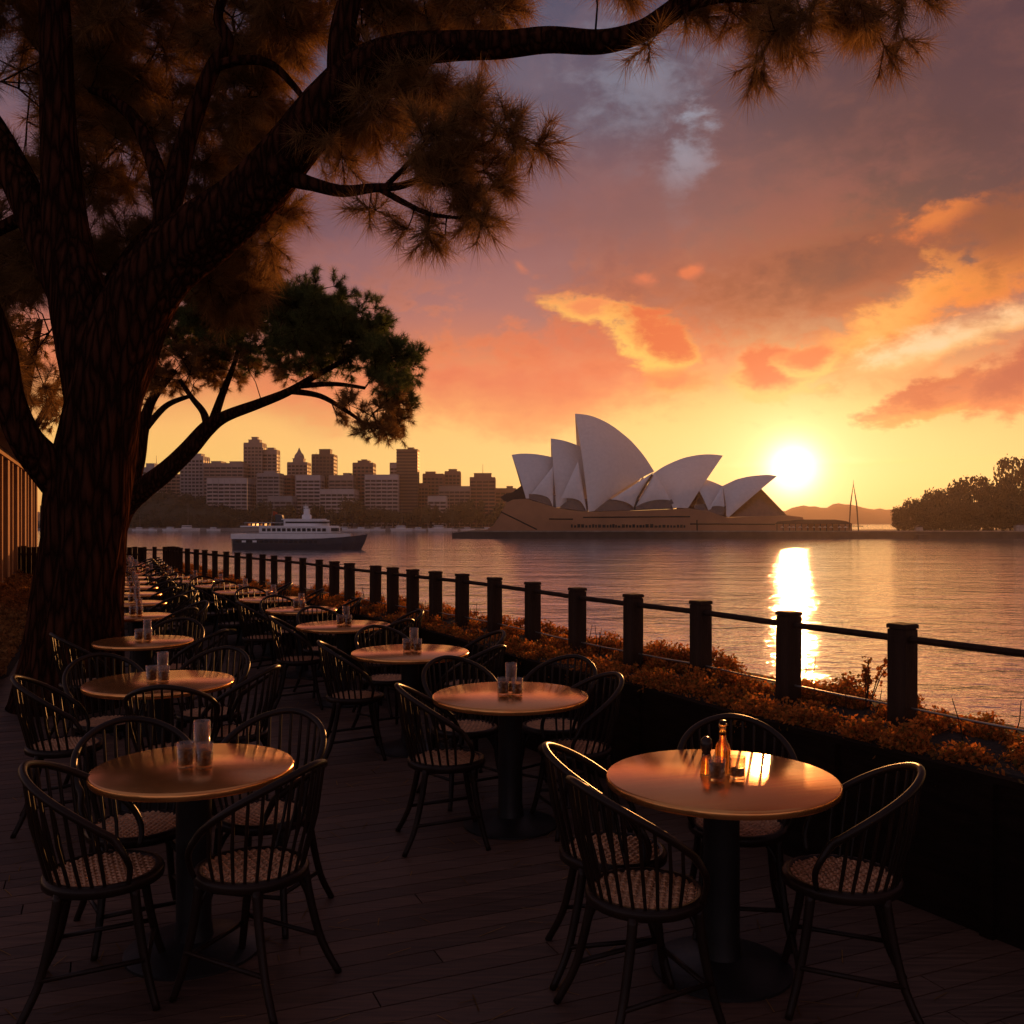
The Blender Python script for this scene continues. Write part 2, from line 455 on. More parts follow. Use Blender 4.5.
# ---- fence line (front of quay), measured bearing by bearing
FH = 1.19
fence_px = [(1090, 660), (902, 628), (787, 615), (701, 604), (633, 597), (577, 590.5), (533, 584.6), (495, 579.8), (462, 576), (436, 573.5), (413, 571.3),
            (393, 569.3), (375, 567.5), (350, 564.8), (319, 561.3), (288, 558), (262, 555.8), (237, 553.8), (205, 551.2), (180, 549.0)]
FL = []
for px, py in fence_px:
    d = F * (EYE - FH) / (py - HOR); FL.append(Vector(((px - 512) / F * d, d, 0)))
# extend towards and behind the camera
step = (FL[1] - FL[2]).normalized() * 0.82
FL[0] = FL[1] + step
pre = [FL[0] + step * k for k in range(6, 0, -1)]
FL = pre + FL
end = FL[-1]
FL.append(Vector((-8.3, 22.6, 0)))
FL.append(Vector((-9.3, 23.9, 0)))
def fence_at(y):
    for a, b in zip(FL, FL[1:]):
        if a.y <= y <= b.y:
            return a.x + (b.x - a.x) * (y - a.y) / (b.y - a.y)
    return FL[0].x if y < FL[0].y else FL[-1].x

# ---- ground slab with the quay wall
edge = [Vector((p.x + 0.55, p.y + 0.15, 0)) for p in FL]
END_Y = 24.6
outline = [Vector((edge[0].x + 3, -12, 0))] + edge + [Vector((-9.3, END_Y, 0)), Vector((-13.5, END_Y + 0.5, 0)), Vector((-15.0, 40, 0)), Vector((-60, 46, 0)), Vector((-60, -12, 0))]
G = MB(); G.prism([(p.x, p.y, -0.075) for p in reversed(outline)], [(p.x, p.y, WATER_Z - 0.6) for p in reversed(outline)])
struct(G.build("ground", M_dark))

# ---- deck: real boards across the walk, clipped to the planter on one side and the bed on the other
m_deck = deck_material()
D = MB()
pitch, bw = 0.118, 0.112
for i in range(int((26.0 + 3.5) / pitch)):
    sdist = -3.0 + i * pitch
    base = ROW * sdist
    tl, tr = -3.1 - 0.0, 4.6
    # right end stops under the planter
    rnd = random.uniform(-0.001, 0.001)
    cut = random.uniform(-2.6, 3.6)
    for a, b in ((tl, cut - 0.003), (cut + 0.003, tr)):
        # clip the right end at the fence
        pts = base + ACR * b
        fx = fence_at(max(pts.y, -3))
        if pts.x > fx + 0.3:
            b -= (pts.x - fx - 0.3) / ACR.x * 1.0
        if b - a < 0.1: continue
        c = base + ACR * ((a + b) / 2)
        D.box((c.x, c.y, -0.014 + rnd), (b - a, bw, 0.028), rz=math.atan2(ACR.y, ACR.x))
struct(D.build("deck", m_deck))

# ---- far shore, hills
M_hill = mat("bush_hill", (0.045, 0.05, 0.03), 0.95, scale=0.03, bump=2.0, bscale=0.08)
M_far = mat("far_ridge", (0.06, 0.055, 0.04), 0.95, scale=0.01)
def ridge(name, px0, px1, d, depth, tops, base_z, m, n=160, rough=1.5):
    """a long mound: height profile by bearing, real depth behind it"""
    rows = []
    prof = [0, 0.55, 0.85, 1.0, 0.8, 0.0]
    for j, h in enumerate(prof):
        row = []
        dd = d + depth * j / (len(prof) - 1)
        for i in range(n + 1):
            px = px0 + (px1 - px0) * i / n
            for (a, ta), (b, tb) in zip(tops, tops[1:]):
                if a <= px <= b: top = ta + (tb - ta) * (px - a) / (b - a); break
            else: top = tops[-1][1]
            zt = EYE - (top - HOR) / F * d
            z = base_z + (zt - base_z) * h
            if 0 < j < 5: z += rough * (random.random() - 0.5) * (1 if h < 1 else 1.3)
            row.append(((px - 512) / F * dd, dd, z))
        rows.append(row)
    g = MB(); g.grid(rows); return struct(g.build(name, m, smooth=True))
ridge("far_hills", -250, 1280, 2950, 420, [(-250, 512), (480, 512), (640, 512), (770, 513), (795, 507), (812, 503.5), (824, 506), (838, 502.5), (858, 505), (880, 508), (930, 507), (1024, 505), (1280, 506)], WATER_Z - 0.5, M_far, 260, 7)
ridge("city_shore", -250, 560, 905, 420, [(-250, 522), (60, 520), (140, 517), (300, 519), (440, 521), (530, 523), (560, 527)], WATER_Z - 0.3, M_hill, 140, 1.5)
ridge("park_hill", 40, 262, 915, 90, [(40, 506), (110, 497), (150, 492.5), (169, 491), (200, 497), (225, 503), (250, 511), (262, 520)], WATER_Z, M_hill, 90, 3.0)
# seawall of the far shore
sw = MB(); a, b = P(-250, 530, 895), P(520, 530, 895)
sw.box(((a.x + b.x) / 2, 900, WATER_Z + 0.9), (b.x - a.x, 8, 3.4))
struct(sw.build("seawall", mat("pale_seawall", (0.34, 0.31, 0.29), 0.8, scale=0.05)))

# ---- the point with the hall: broad low quay in front of it and on to the right bank
M_quay = mat("point_quay", (0.10, 0.075, 0.06), 0.85, scale=0.15, bump=0.1, bscale=0.5)
def pt(px, py, d):
    v = P(px, py, d); return (v.x, v.y, v.z)
q = MB()
qn = [(452, 533.0), (470, 531.6), (520, 531.2), (700, 531.4), (860, 531.6), (1240, 531.2)]
near = [pt(x, y, 505) for x, y in qn] + [((1240 - 512) / F * 505, 505, WATER_Z - 0.6), ((452 - 512) / F * 505, 505, WATER_Z - 0.6)]
far = [(x + (14 if i in (0, 7) else 0), 640, z) for i, (x, y, z) in enumerate(near)]
q.prism(near, far)
struct(q.build("promenade", M_quay))
lip = MB(); a, b = P(470, 531, 504.7), P(1240, 531, 504.7)
lip.box(((a.x + b.x) / 2, 504.6, -3.75), (b.x - a.x, 0.7, 0.7))
struct(lip.build("quay_coping", mat("pale_coping", (0.30, 0.25, 0.21), 0.8, scale=0.3)))

# ================================================================== HAZE
def haze():
    m = bpy.data.materials.new("haze_air"); m.use_nodes = True; t = m.node_tree
    for n in list(t.nodes): t.nodes.remove(n)
    o = t.nodes.new("ShaderNodeOutputMaterial"); v = t.nodes.new("ShaderNodeVolumePrincipled")
    v.inputs["Color"].default_value = (0.95, 0.78, 0.74, 1); v.inputs["Density"].default_value = HAZE_D
    v.inputs["Anisotropy"].default_value = 0.62
    t.links.new(v.outputs[0], o.inputs["Volume"])
    b = MB(); b.box((0, 1700, 68), (4700, 3580, 160))
    ob = b.build("haze", m); ob["kind"] = "stuff"
HAZE_D = 0.00008
haze()

# ================================================================== THE HALL OF SHELLS
M_shell = mat("shell_tiles", (0.82, 0.79, 0.77), 0.42, var=0.05, scale=0.6)
M_shell2 = mat("shell_tiles_side", (0.86, 0.85, 0.85), 0.45, var=0.05, scale=0.6)
M_pod = mat("podium_stone", (0.46, 0.235, 0.12), 0.8, var=0.12, scale=0.12, bump=0.03, bscale=0.6)
M_bronze = mat("bronze_glass", (0.10, 0.035, 0.02), 0.22, var=0.3, scale=0.5, spec=0.8)
M_slot = mat("dark_slot", (0.012, 0.009, 0.008), 0.6)
hall = thing("concert_hall", "large concert hall with white sail shaped shell roofs on a brown stone podium", "building", (P(620, 531, 540).x, 540, -5))
HO = hall.location
def hadd(mb, name, m, parent, smooth=False):
    mb.v = [tuple(Vector(p) - HO) for p in mb.v]
    o = mb.build(name, m, smooth=smooth); o.parent = parent; return o
def sample(pts, t):
    L = [0]
    for a, b in zip(pts, pts[1:]): L.append(L[-1] + math.hypot(b[0] - a[0], b[1] - a[1]))
    s_ = t * L[-1]
    for i in range(len(pts) - 1):
        if s_ <= L[i + 1] + 1e-9:
            k = (s_ - L[i]) / max(1e-9, L[i + 1] - L[i])
            p0, p1, p2, p3 = [Vector(pts[min(max(j, 0), len(pts) - 1)]) for j in (i - 1, i, i + 1, i + 2)]
            return 0.5 * ((2 * p1) + (p2 - p0) * k + (2 * p0 - 5 * p1 + 4 * p2 - p3) * k * k + (3 * p1 - p0 - 3 * p2 + p3) * k ** 3)
    return Vector(pts[-1])
def sail(ridge_px, foot_px, d_axis, half, bulge, name="shell_roof", m=None, thick=1.1):
    """two mirrored curved halves meeting along the ridge, standing on a foot on either side"""
    g = MB(); nt_, ns = 24, 14
    for side in (-1, 1):
        for lay in (0, 1):
            rows = []
            for i in range(nt_ + 1):
                t = i / nt_
                rp = sample(ridge_px, t); fp = sample(foot_px, t)
                top = P(rp.x, rp.y, d_axis); bot = P(fp.x, fp.y, d_axis - half)
                bot.y = d_axis + side * half
                row = []
                for j in range(ns + 1):
                    s_ = j / ns
                    p = bot.lerp(top, s_)
                    p.y += side * bulge * 4 * s_ * (1 - s_) * (0.55 + 0.45 * math.sin(math.pi * min(1, t * 0.9 + 0.05)))
                    p.z += 0.22 * bulge * 4 * s_ * (1 - s_)
                    if lay: p.y -= side * thick * (1 if s_ < 0.999 else 0)
                    row.append(p)
                rows.append(row)
            g.grid(rows)
            if lay:
                n0 = len(g.v) - (nt_ + 1) * (ns + 1); o0 = n0 - (nt_ + 1) * (ns + 1)
                W_ = ns + 1
                for j in range(ns):
                    g.f.append((o0 + j, o0 + j + 1, n0 + j + 1, n0 + j))
                    e0, e1 = o0 + nt_ * W_, n0 + nt_ * W_
                    g.f.append((e0 + j, e0 + j + 1, e1 + j + 1, e1 + j))
                for i in range(nt_):
                    g.f.append((o0 + i * W_, o0 + (i + 1) * W_, n0 + (i + 1) * W_, n0 + i * W_))
    ob = hadd(g, name, m or M_shell, hall, smooth=True)
    ob.data.set_sharp_from_angle(angle=R(40))
    return ob
def side_shell(apex, bottom, d_top, d_bot, bulge):
    n, ns = 14, 10
    for side in (0, 1):
        g = MB()
        for lay in (0, 1):
            rows = []
            for i in range(n + 1):
                bp_ = sample(bottom, i / n)
                b = P(bp_.x, bp_.y, d_bot); a = P(apex[0], apex[1], d_top)
                row = []
                for j in range(ns + 1):
                    s_ = j / ns; p = b.lerp(a, s_)
                    p.y -= bulge * 4 * s_ * (1 - s_) * math.sin(math.pi * (0.15 + 0.7 * i / n)) - lay * 0.35
                    if side: p.y = 2 * 542 - p.y
                    row.append(p)
                rows.append(row)
            g.grid(rows)
        W_ = ns + 1; N0 = (n + 1) * W_
        for j in range(ns):
            g.f.append((j, j + 1, N0 + j + 1, N0 + j)); e = n * W_; g.f.append((e + j, e + j + 1, N0 + e + j + 1, N0 + e + j))
        for i in range(n): g.f.append((i * W_, (i + 1) * W_, N0 + (i + 1) * W_, N0 + i * W_))
        ob = hadd(g, "side_shell", M_shell2, hall, smooth=True); ob.data.set_sharp_from_angle(angle=R(40))

sail([(511.6, 454.8), (521, 453.6), (533, 453.9), (545, 455.6), (556, 458.6), (566, 466), (574, 478)], [(526, 498.5), (529, 498.5)], 545, 24, 4)
sail([(550.8, 438.4), (559, 439.6), (568, 441.8), (580, 446.4), (590, 452.5), (600, 463), (606, 474)], [(556, 507.2), (559.5, 507.2)], 544, 25, 5)
sail([(575, 413.6), (584, 414.4), (593, 416.4), (603.5, 420.8), (613.6, 426.7), (624, 434.7), (632.5, 442.3), (644.3, 456.2), (654.2, 471.5)], [(588.5, 511.6), (594, 511)], 543, 28, 8)
sail([(723, 455.6), (713, 454.4), (701.5, 454.6), (691, 456.2), (681, 458.8), (664.6, 466), (652.5, 474)], [(688, 508), (673, 507.8)], 543, 25, 5)
sail([(690.6, 476.6), (699, 477.4), (707.7, 480), (715, 482.7), (722.5, 486)], [(708.5, 510.2), (711, 509)], 532, 15, 2.5)
sail([(777, 476.2), (770, 474.9), (763, 475), (750.7, 476.2), (741, 478.2), (734.3, 480.3), (722.3, 486)], [(728.6, 517.4), (726.5, 516)], 533, 17, 3.5)
side_shell((553.5, 466), [(531, 494.2), (536, 494.2), (543, 495.6), (549, 498.5), (553, 507)], 523, 517, 2)
side_shell((578, 461.2), [(561, 498.4), (568, 498), (575, 499), (581, 502), (586.5, 511)], 522, 516, 2.5)
side_shell((653.2, 472.4), [(611.3, 499.4), (617, 500), (624, 501.6), (630, 504.3), (634, 507.6)], 520, 514, 2.5)
side_shell((654.2, 472.2), [(634.8, 507.8), (640, 504.4), (650, 501), (660, 499.6), (670.5, 500.2)], 519.5, 513.5, 2.5)
side_shell((722.5, 485.6), [(709.8, 507.2), (714, 506.2), (719, 506), (724.5, 506.6)], 519, 514.5, 1.5)
# dark rib between the two middle side shells
rb = MB(); rb.tube([P(652.2, 475, 518), P(645, 486, 514.5), (P(638, 498, 513)), P(634.4, 508, 512.6)], [0.5, 0.6, 0.6, 0.5], 6)
hadd(rb, "seam_rib", M_slot, hall)
# bronze glazing under the arches and in the mouths
for poly, d0, d1 in (([(529, 494), (556, 494.8), (556, 507.5), (529, 499)], 521, 560), ([(560, 498), (588, 499), (588, 511.8), (560, 508)], 521, 560),
                     ([(598, 499), (634, 499), (634, 510.3), (594, 511.3)], 520, 560), ([(635, 499.5), (672, 499.5), (676, 508.3), (635, 510)], 519, 560),
                     ([(694, 505), (709, 503.5), (726, 506), (728, 517), (694, 508.5)], 520, 545)):
    g = MB(); g.prism([P(x, y, d0) for x, y in poly], [Vector((P(x, y, d0).x, d1, P(x, y, d0).z)) for x, y in poly]); hadd(g, "foyer_glazing", M_bronze, hall)
def mouth(pts_top, nose, d_axis, half, foot):
    """faceted glass wall: fan from a line under the shell edge out to the nose and down"""
    g = MB(); a = P(*pts_top[0], d_axis); n0 = P(*nose[0], d_axis - half * 0.55); n1 = P(*nose[1], d_axis - half)
    f = P(*foot, d_axis - half * 0.95)
    mir = lambda p: Vector((p.x, 2 * d_axis - p.y, p.z))
    V = [a, n0, n1, f, mir(n0), mir(n1), mir(f)]
    g.add(V, [(0, 1, 2), (0, 2, 3), (0, 4, 1), (4, 5, 2, 1), (0, 5, 4), (0, 6, 5)])
    return hadd(g, "glass_wall", M_bronze, hall)
mouth([(757, 484)], [(763, 491), (787, 515.5)], 533, 16, (730, 517))
mouth([(708, 476)], [(700, 489), (694, 508)], 543, 22, (689, 508))
# dark glass nose on the left under a thin canopy
g = MB()
pl = [(499.6, 497.4), (505, 494.4), (513, 492), (519, 487.3), (523.6, 484.3), (526.5, 498.4), (514, 502.6), (506, 501.6)]
g.prism([P(x, y, 526) for x, y in pl], [Vector((P(x, y, 526).x + 2, 562, P(x, y, 526).z)) for x, y in pl]); hadd(g, "glass_nose", M_slot, hall)
# podium
pp = [(480, 531.6), (488, 529), (493, 525.5), (498, 518.5), (502, 511.5), (506.5, 502.6), (513, 499.6), (526, 498.7), (540, 502.8), (554, 507.2), (570, 510.2), (589, 511.9),
      (640, 510.4), (688, 508.4), (708, 511), (728, 517.8), (788, 515.4), (803, 517.2), (806, 531.6)]
g = MB(); g.prism([P(x, y, 513) for x, y in pp], [Vector((P(x, y, 513).x, 600, P(x, y, 513).z)) for x, y in pp]); pod = hadd(g, "podium", M_pod, hall)
def slot(x0, y0, x1, y1, d=512.9, th=0.35):
    a, b = P(x0, y0, d), P(x1, y1, d); g = MB()
    g.tube([a, a.lerp(b, 0.5), b], th, 4); return g
for x0, y0, x1, y1 in ((501.5, 512.2, 537, 529.5), (549, 519, 573, 519.2), (583, 517.4, 690, 516.6), (697, 520, 697.2, 530.5), (690, 524, 775, 524.2)):
    hadd(slot(x0, y0, x1, y1), "groove", M_slot, pod)
# a row of small dark openings low on the podium
x = 571.0
while x < 684:
    w = random.uniform(1.6, 3.2); h = random.uniform(2.0, 3.6)
    a = P(x, 526.5 - h / 2, 512.9); g = MB(); g.box((a.x + w * 0.27, 512.95, a.z - 0.6), (w * 0.545, 0.5, h * 0.545)); hadd(g, "window", M_slot, pod)
    x += w + random.uniform(0.6, 1.6)
# forecourt at the right end of the point: long low roof on posts
M_roofdk = mat("dark_roof", (0.05, 0.035, 0.03), 0.7, scale=0.3)
M_cream = mat("cream_canvas", (0.55, 0.45, 0.36), 0.8, scale=2)
pav = thing("waterside_pavilion", "long low dark roofed pavilion on posts at the end of the stone podium", "pavilion", (P(822, 531, 520).x, 520, -4))
def padd(mb, name, m, parent, org, smooth=False):
    mb.v = [tuple(Vector(p) - Vector(org)) for p in mb.v]; o = mb.build(name, m, smooth=smooth); o.parent = parent; return o
g = MB(); rp_ = [(775, 524.0), (778, 521.4), (800, 519.6), (835, 519.6), (846, 521), (853, 524)]
g.prism([P(x, y, 512) for x, y in rp_], [Vector((P(x, y, 512).x, 545, P(x, y, 512).z)) for x, y in rp_]); padd(g, "roof", M_roofdk, pav, pav.location)
g = MB(); g.box((P(815, 527, 540).x, 541, -1.9), (40, 6, 4.5)); padd(g, "back_wall", M_pod, pav, pav.location)
for k in range(13):
    xx = 777 + k * 6.2; a = P(xx, 524, 513); b_ = P(xx, 531.5, 513)
    g = MB(); g.tube([a, b_], 0.28, 6); padd(g, "post", M_roofdk, pav, pav.location)
for k in range(11):
    xx = 782 + k * 6.3 + random.uniform(-1.5, 1.5); c = P(xx, 531.4, 509.5); rr = random.uniform(1.0, 1.5)
    u = thing("parasol", "tiny pale parasol set out before the low pavilion on the far point", "parasol", c, 0, "parasols before the far pavilion")
    g = MB(); g.lathe([(rr, 2.0), (rr * 0.5, 2.5), (0.05, 2.8)], 8); g.build("canopy", M_cream, u)
    g = MB(); g.tube([(0, 0, 0), (0, 0, 2.1)], 0.06, 5); g.build("pole", M_roofdk, u)

# slender A shaped mast
c = P(853.6, 531, 530); c.z = -4.2
am = thing("twin_legged_mast", "slender dark mast of two leaning legs standing at the tip of the point", "mast", c)
top = P(853.4, 484, 530) - c; l = P(849, 524, 530) - c; r_ = P(858.6, 524, 530) - c
M_mast = mat("dark_mast", (0.04, 0.032, 0.028), 0.5)
for e in (l, r_):
    g = MB(); mid = top.lerp(e, 0.5) + Vector((-0.35 if e is l else 0.35, 0, 0)); g.tube([top, mid, Vector((e.x, 0, -0.2))], [0.12, 0.42, 0.30], 8); g.build("leg", M_mast, am)
g = MB(); g.tube([top - Vector((0, 0, 0.2)), top + Vector((0, 0, 2.2))], [0.16, 0.05], 6); g.build("tip", M_mast, am)
g = MB(); g.tube([Vector((l.x - 0.5, 0, 3.2)), Vector((r_.x + 2.6, 0, 3.0))], 0.22, 6); g.build("cross_beam", M_mast, am)

# ================================================================== THE CITY
def tower_material(name, c):
    return mat(name, c, 0.75, var=0.12, scale=0.08)
TM = {"pale": tower_material("pale_tower", (0.56, 0.50, 0.49)), "tan": tower_material("tan_tower", (0.36, 0.27, 0.23)),
      "dark": tower_material("dark_tower", (0.14, 0.095, 0.08)), "grey": tower_material("grey_tower", (0.34, 0.32, 0.335)),
      "brick": tower_material("brick_tower", (0.27, 0.15, 0.115))}
M_win = mat("tower_glass", (0.022, 0.022, 0.026), 0.55, var=0.4, scale=0.15, spec=0.25)
CITY_Z = -6.0
def tower(x0, x1, top, d, kind, style, label, cat="tower", extra=(), name="apartment_tower", floor=3.7, depth=None, rz=0.0):
    a, b = P(x0, top, d), P(x1, top, d)
    w = b.x - a.x; zt = a.z; dep = depth or min(max(w * 0.9, 14), 34); h = zt - CITY_Z
    t = thing(name, label, cat, ((a.x + b.x) / 2, d + dep / 2, CITY_Z), rz)
    m = TM[kind]; g = MB()
    g.box((0, 0, h / 2), (w, dep, h))
    g.box((0, 0, h + 0.5), (w + 0.5, dep + 0.5, 0.9))             # parapet
    nb = max(3, int(w / (5.2 if style != "piers" else 3.6)))
    for i in range(nb + 1):
        px = -w / 2 + w * i / nb
        ww = 0.9 if style == "piers" else (0.55 if style in ("grid", "balcony") else 0.0)
        if ww: g.box((px, -dep / 2 - 0.22, h / 2), (ww, 0.5, h - 0.1))
    nd = max(2, int(dep / 6))
    for i in range(nd + 1):
        ww = 0.7 if style != "bands" else 0
        if ww: g.box((w / 2 + 0.2, -dep / 2 + dep * i / nd, h / 2), (0.46, ww, h - 0.14))
    nf = int((h - 2) / floor)
    if style == "balcony":
        for k in range(nf):
            for fx in (-0.33, 0.02, 0.34): g.box((fx * w, -dep / 2 - 0.6, 2 + k * floor), (w * 0.2, 1.2, 1.0))
    g.build("wall", m, t)
    first = None
    for k in range(nf):
        z = 3.4 + k * floor
        if z > h - 1.4: break
        if first is None:
            gg = MB(); gg.box((0, 0, 0), (w + 0.16, dep + 0.16, floor * (0.56 if style != "bands" else 0.5)))
            first = gg.build("window_band", M_win, t); first.location = (0, 0, z)
        elif k < 60:
            o = first.copy(); COL.objects.link(o); o.parent = t; o.location = (0, 0, z)
    for e in extra:
        kind_ = e[0]
        if kind_ == "box":
            _, fx, fw, hh = e; gg = MB(); gg.box((fx * w, 0, h + 0.9 + hh / 2), (fw * w, dep * 0.55, hh)); gg.box((fx * w, 0, h + 1.1 + hh), (fw * w + 0.5, dep * 0.55 + 0.5, 0.5)); gg.build("roof_plant", m, t)
        elif kind_ == "mast":
            _, fx, hh = e; gg = MB(); gg.tube([(fx * w, 0, h), (fx * w, 0, h + hh)], [0.45, 0.16], 6); gg.build("antenna", M_mast, t)
        elif kind_ == "tier":
            _, fx, fw, z0, hh = e; gg = MB(); gg.box((fx * w, 0, h + z0 + hh / 2), (fw * w, fw * dep, hh)); gg.box((fx * w, 0, h + z0 + hh), (fw * w + 0.8, fw * dep + 0.8, 0.7)); gg.build("setback_tier", m, t)
        elif kind_ == "spire":
            _, fw, z0, hh = e; gg = MB(); gg.lathe([(fw * w * 0.5, h + z0), (fw * w * 0.42, h + z0 + hh * 0.35), (fw * w * 0.2, h + z0 + hh * 0.6), (0.25, h + z0 + hh)], 8); gg.build("spire", m, t)
    return t
tower(112, 133, 478, 1010, "grey", "grid", "grey tower half hidden behind the big tree trunk", extra=[("box", 0, .5, 3)])
tower(136, 157, 468, 1010, "grey", "grid", "grey block at the left end of the skyline, beside the big trunk", extra=[("box", .1, .4, 4), ("mast", .3, 14)])
tower(157, 181, 475, 1030, "tan", "grid", "low brown block left of the pale round-cornered tower", extra=[("box", -.2, .3, 3)])
tower(180.5, 203, 457, 985, "grey", "piers", "bluish grey tower with ribbed front above the wooded hill", extra=[("box", 0, .7, 2.6)])
tower(204, 243, 464, 980, "tan", "grid", "wide brown block with stepped roof above the wooded hill", extra=[("box", -.25, .25, 2.2), ("box", .25, .3, 2)])
tower(207, 247, 479, 950, "pale", "balcony", "wide pale apartment block of banded balconies in front of a brown block", name="apartment_block")
tower(244, 262, 443.5, 1000, "tan", "piers", "tallest twin of the joined towers, left one with stepped crown", extra=[("box", 0, .62, 3.2), ("tier", .0, .32, 4, 3.2)])
tower(263, 276.5, 450.5, 1005, "tan", "piers", "lower right twin joined to the tallest stepped tower", extra=[("box", 0, .5, 2)])
tower(257, 279, 474, 955, "grey", "grid", "grey stepped block in front of the twin towers", extra=[("tier", 0, .5, 0, 3)])
tower(277, 291, 476, 990, "brick", "grid", "narrow red brown block between twin towers and spired tower", name="apartment_block")
tower(287.5, 307, 463, 1010, "tan", "piers", "stepped tower tapering to a pointed spire", extra=[("tier", 0, .55, 0, 5), ("spire", .55, 5, 12)], name="spired_tower")
tower(296, 320, 476, 960, "pale", "grid", "pale mid height block below the spired tower", name="apartment_block")
tower(312, 333.5, 455, 985, "dark", "piers", "dark tower with a raised square crown right of the spired tower", extra=[("box", .05, .52, 5.2), ("mast", -.4, 3.4)])
tower(320, 354, 490, 930, "pale", "grid", "low wide white block with a window grid behind the ferry", name="apartment_block")
tower(329, 353, 476, 960, "tan", "balcony", "brown balcony block above the low white block", extra=[("box", .2, .3, 2)], name="apartment_block")
tower(353, 373, 463.5, 975, "brick", "piers", "red brown tower with a small cap between two pale blocks", extra=[("box", 0, .6, 2), ("tier", 0, .25, 2.4, 2)])
tower(365, 398, 475.5, 945, "pale", "balcony", "pale wide block of stacked balconies beside the dark banded slab", name="apartment_block")
tower(390, 402, 463.5, 1000, "grey", "grid", "slim grey tower peeking out left of the dark banded slab")
tower(396.5, 417.5, 450, 955, "dark", "bands", "tall dark slab tower with close horizontal bands", extra=[("box", .15, .3, 1.6), ("mast", .1, 3)], floor=3.2)
tower(418, 428, 484, 975, "brick", "grid", "low red brown block right of the dark banded slab", name="apartment_block")
tower(423, 443, 474.5, 985, "brick", "piers", "brown tower with notched roof, first right of the dark slab", extra=[("box", -.15, .5, 2)])
tower(445, 460, 472, 1000, "brick", "piers", "narrow brown tower with square cap in the right half of the skyline", extra=[("box", 0, .55, 2)])
tower(439, 470, 487, 960, "tan", "balcony", "low brown block in front of the narrow capped tower", name="apartment_block")
tower(470, 495, 478, 970, "brick", "grid", "brown tower with a tall thin antenna near the concert hall", extra=[("box", 0, .7, 4), ("mast", 0, 15)])
tower(495, 516, 489, 1000, "brick", "grid", "low hazy brown block nearest the concert hall", name="apartment_block", extra=[("box", .2, .3, 2)])
tower(516, 532, 495, 1040, "brick", "grid", "faint low block peeking past the dark nose of the concert hall", name="apartment_block")
tower(428, 446, 497, 930, "pale", "grid", "small pale house block among the park trees right of the dark slab", name="house_block")
tower(268, 292, 497, 935, "grey", "grid", "small grey house block among trees above the ferry stern", name="house_block")

# ---- trees of the far park, one by one
def crown_protos(n, leaf, count, m, low=0.35):
    out = []
    for k in range(n):
        cs, rs = [], []
        for _ in range(9):
            a = random.uniform(0, 6.28); rr = random.uniform(0.1, 0.62)
            cs.append((rr * math.cos(a), rr * math.sin(a), random.uniform(low, 0.86))); rs.append(random.uniform(0.24, 0.40))
        V, T = leaves(count, cs, rs, leaf, 0.8, 0.35)
        out.append(npmesh("crown", V, T, m))
    return out
M_leaf = mat("park_leaf", (0.055, 0.06, 0.028), 0.8, var=0.4, scale=3)
M_leafd = mat("bank_leaf", (0.045, 0.045, 0.022), 0.8, var=0.4, scale=3)
M_trunk = mat("park_trunk", (0.06, 0.045, 0.035), 0.9, scale=2)
tk = MB(); tk.tube([(0, 0, -0.15), (0.02, 0.01, 0.25), (-0.01, 0, 0.6)], [0.06, 0.04, 0.02], 7)
tk.tube([(0, 0, 0.25), (0.2, 0.05, 0.5)], [0.03, 0.012], 5); tk.tube([(0, 0, 0.3), (-0.2, -0.08, 0.55)], [0.03, 0.012], 5)
trunk_me = tk.mesh("trunk", M_trunk)
park = crown_protos(5, 0.075, 620, M_leaf)
def tree_at(px, base_py, top_py, d, wpx, protos, label, group, name="park_tree"):
    b = P(px, base_py, d); h = (base_py - top_py) / F * d; w = wpx / F * d
    t = thing(name, label, "tree", b, random.uniform(0, 6.28), group); t.scale = (w / 1.7, w / 1.7, h)
    link("crown", random.choice(protos), t); link("trunk", trunk_me, t); return t
spec = []
for px in range(252, 520, 11):
    spec.append((px + random.uniform(-4, 4), 527, random.uniform(503, 514), random.uniform(902, 925), random.uniform(17, 26)))
for px in range(118, 250, 13):
    spec.append((px + random.uniform(-3, 3), 528, random.uniform(513, 520), random.uniform(900, 908), random.uniform(15, 22)))
for px, top, w in ((352, 500, 30), (375, 508, 22), (430, 507, 26), (476, 499, 28), (500, 503, 26), (262, 503, 24), (285, 505, 26), (333, 512, 18), (400, 511, 24), (455, 508, 24)):
    spec.append((px, 527, top, random.uniform(898, 904), w))
for s_ in spec:
    tree_at(s_[0], s_[1], s_[2], s_[3], s_[4], park, "dark rounded park tree on the far shore below the towers", "park trees on the far shore")
# wooded cover of the hill: one mass
cs, rs = [], []
for _ in range(240):
    px = random.uniform(50, 256); tt_ = random.random()
    top = np.interp(px, [40, 110, 150, 169, 200, 225, 250, 262], [506, 498, 494, 493, 498, 504, 511, 519])
    py = top + (526 - top) * tt_ ** 1.2
    v = P(px, py, 920 + 40 * (1 - tt_)); cs.append(tuple(v)); rs.append(random.uniform(4.5, 8))
V, T = leaves(15000, cs, rs, 1.25, 0.75, 0.5)
tag(link("hill_wood", npmesh("hill_wood", V, T, M_leaf)), None, None, None, "stuff")

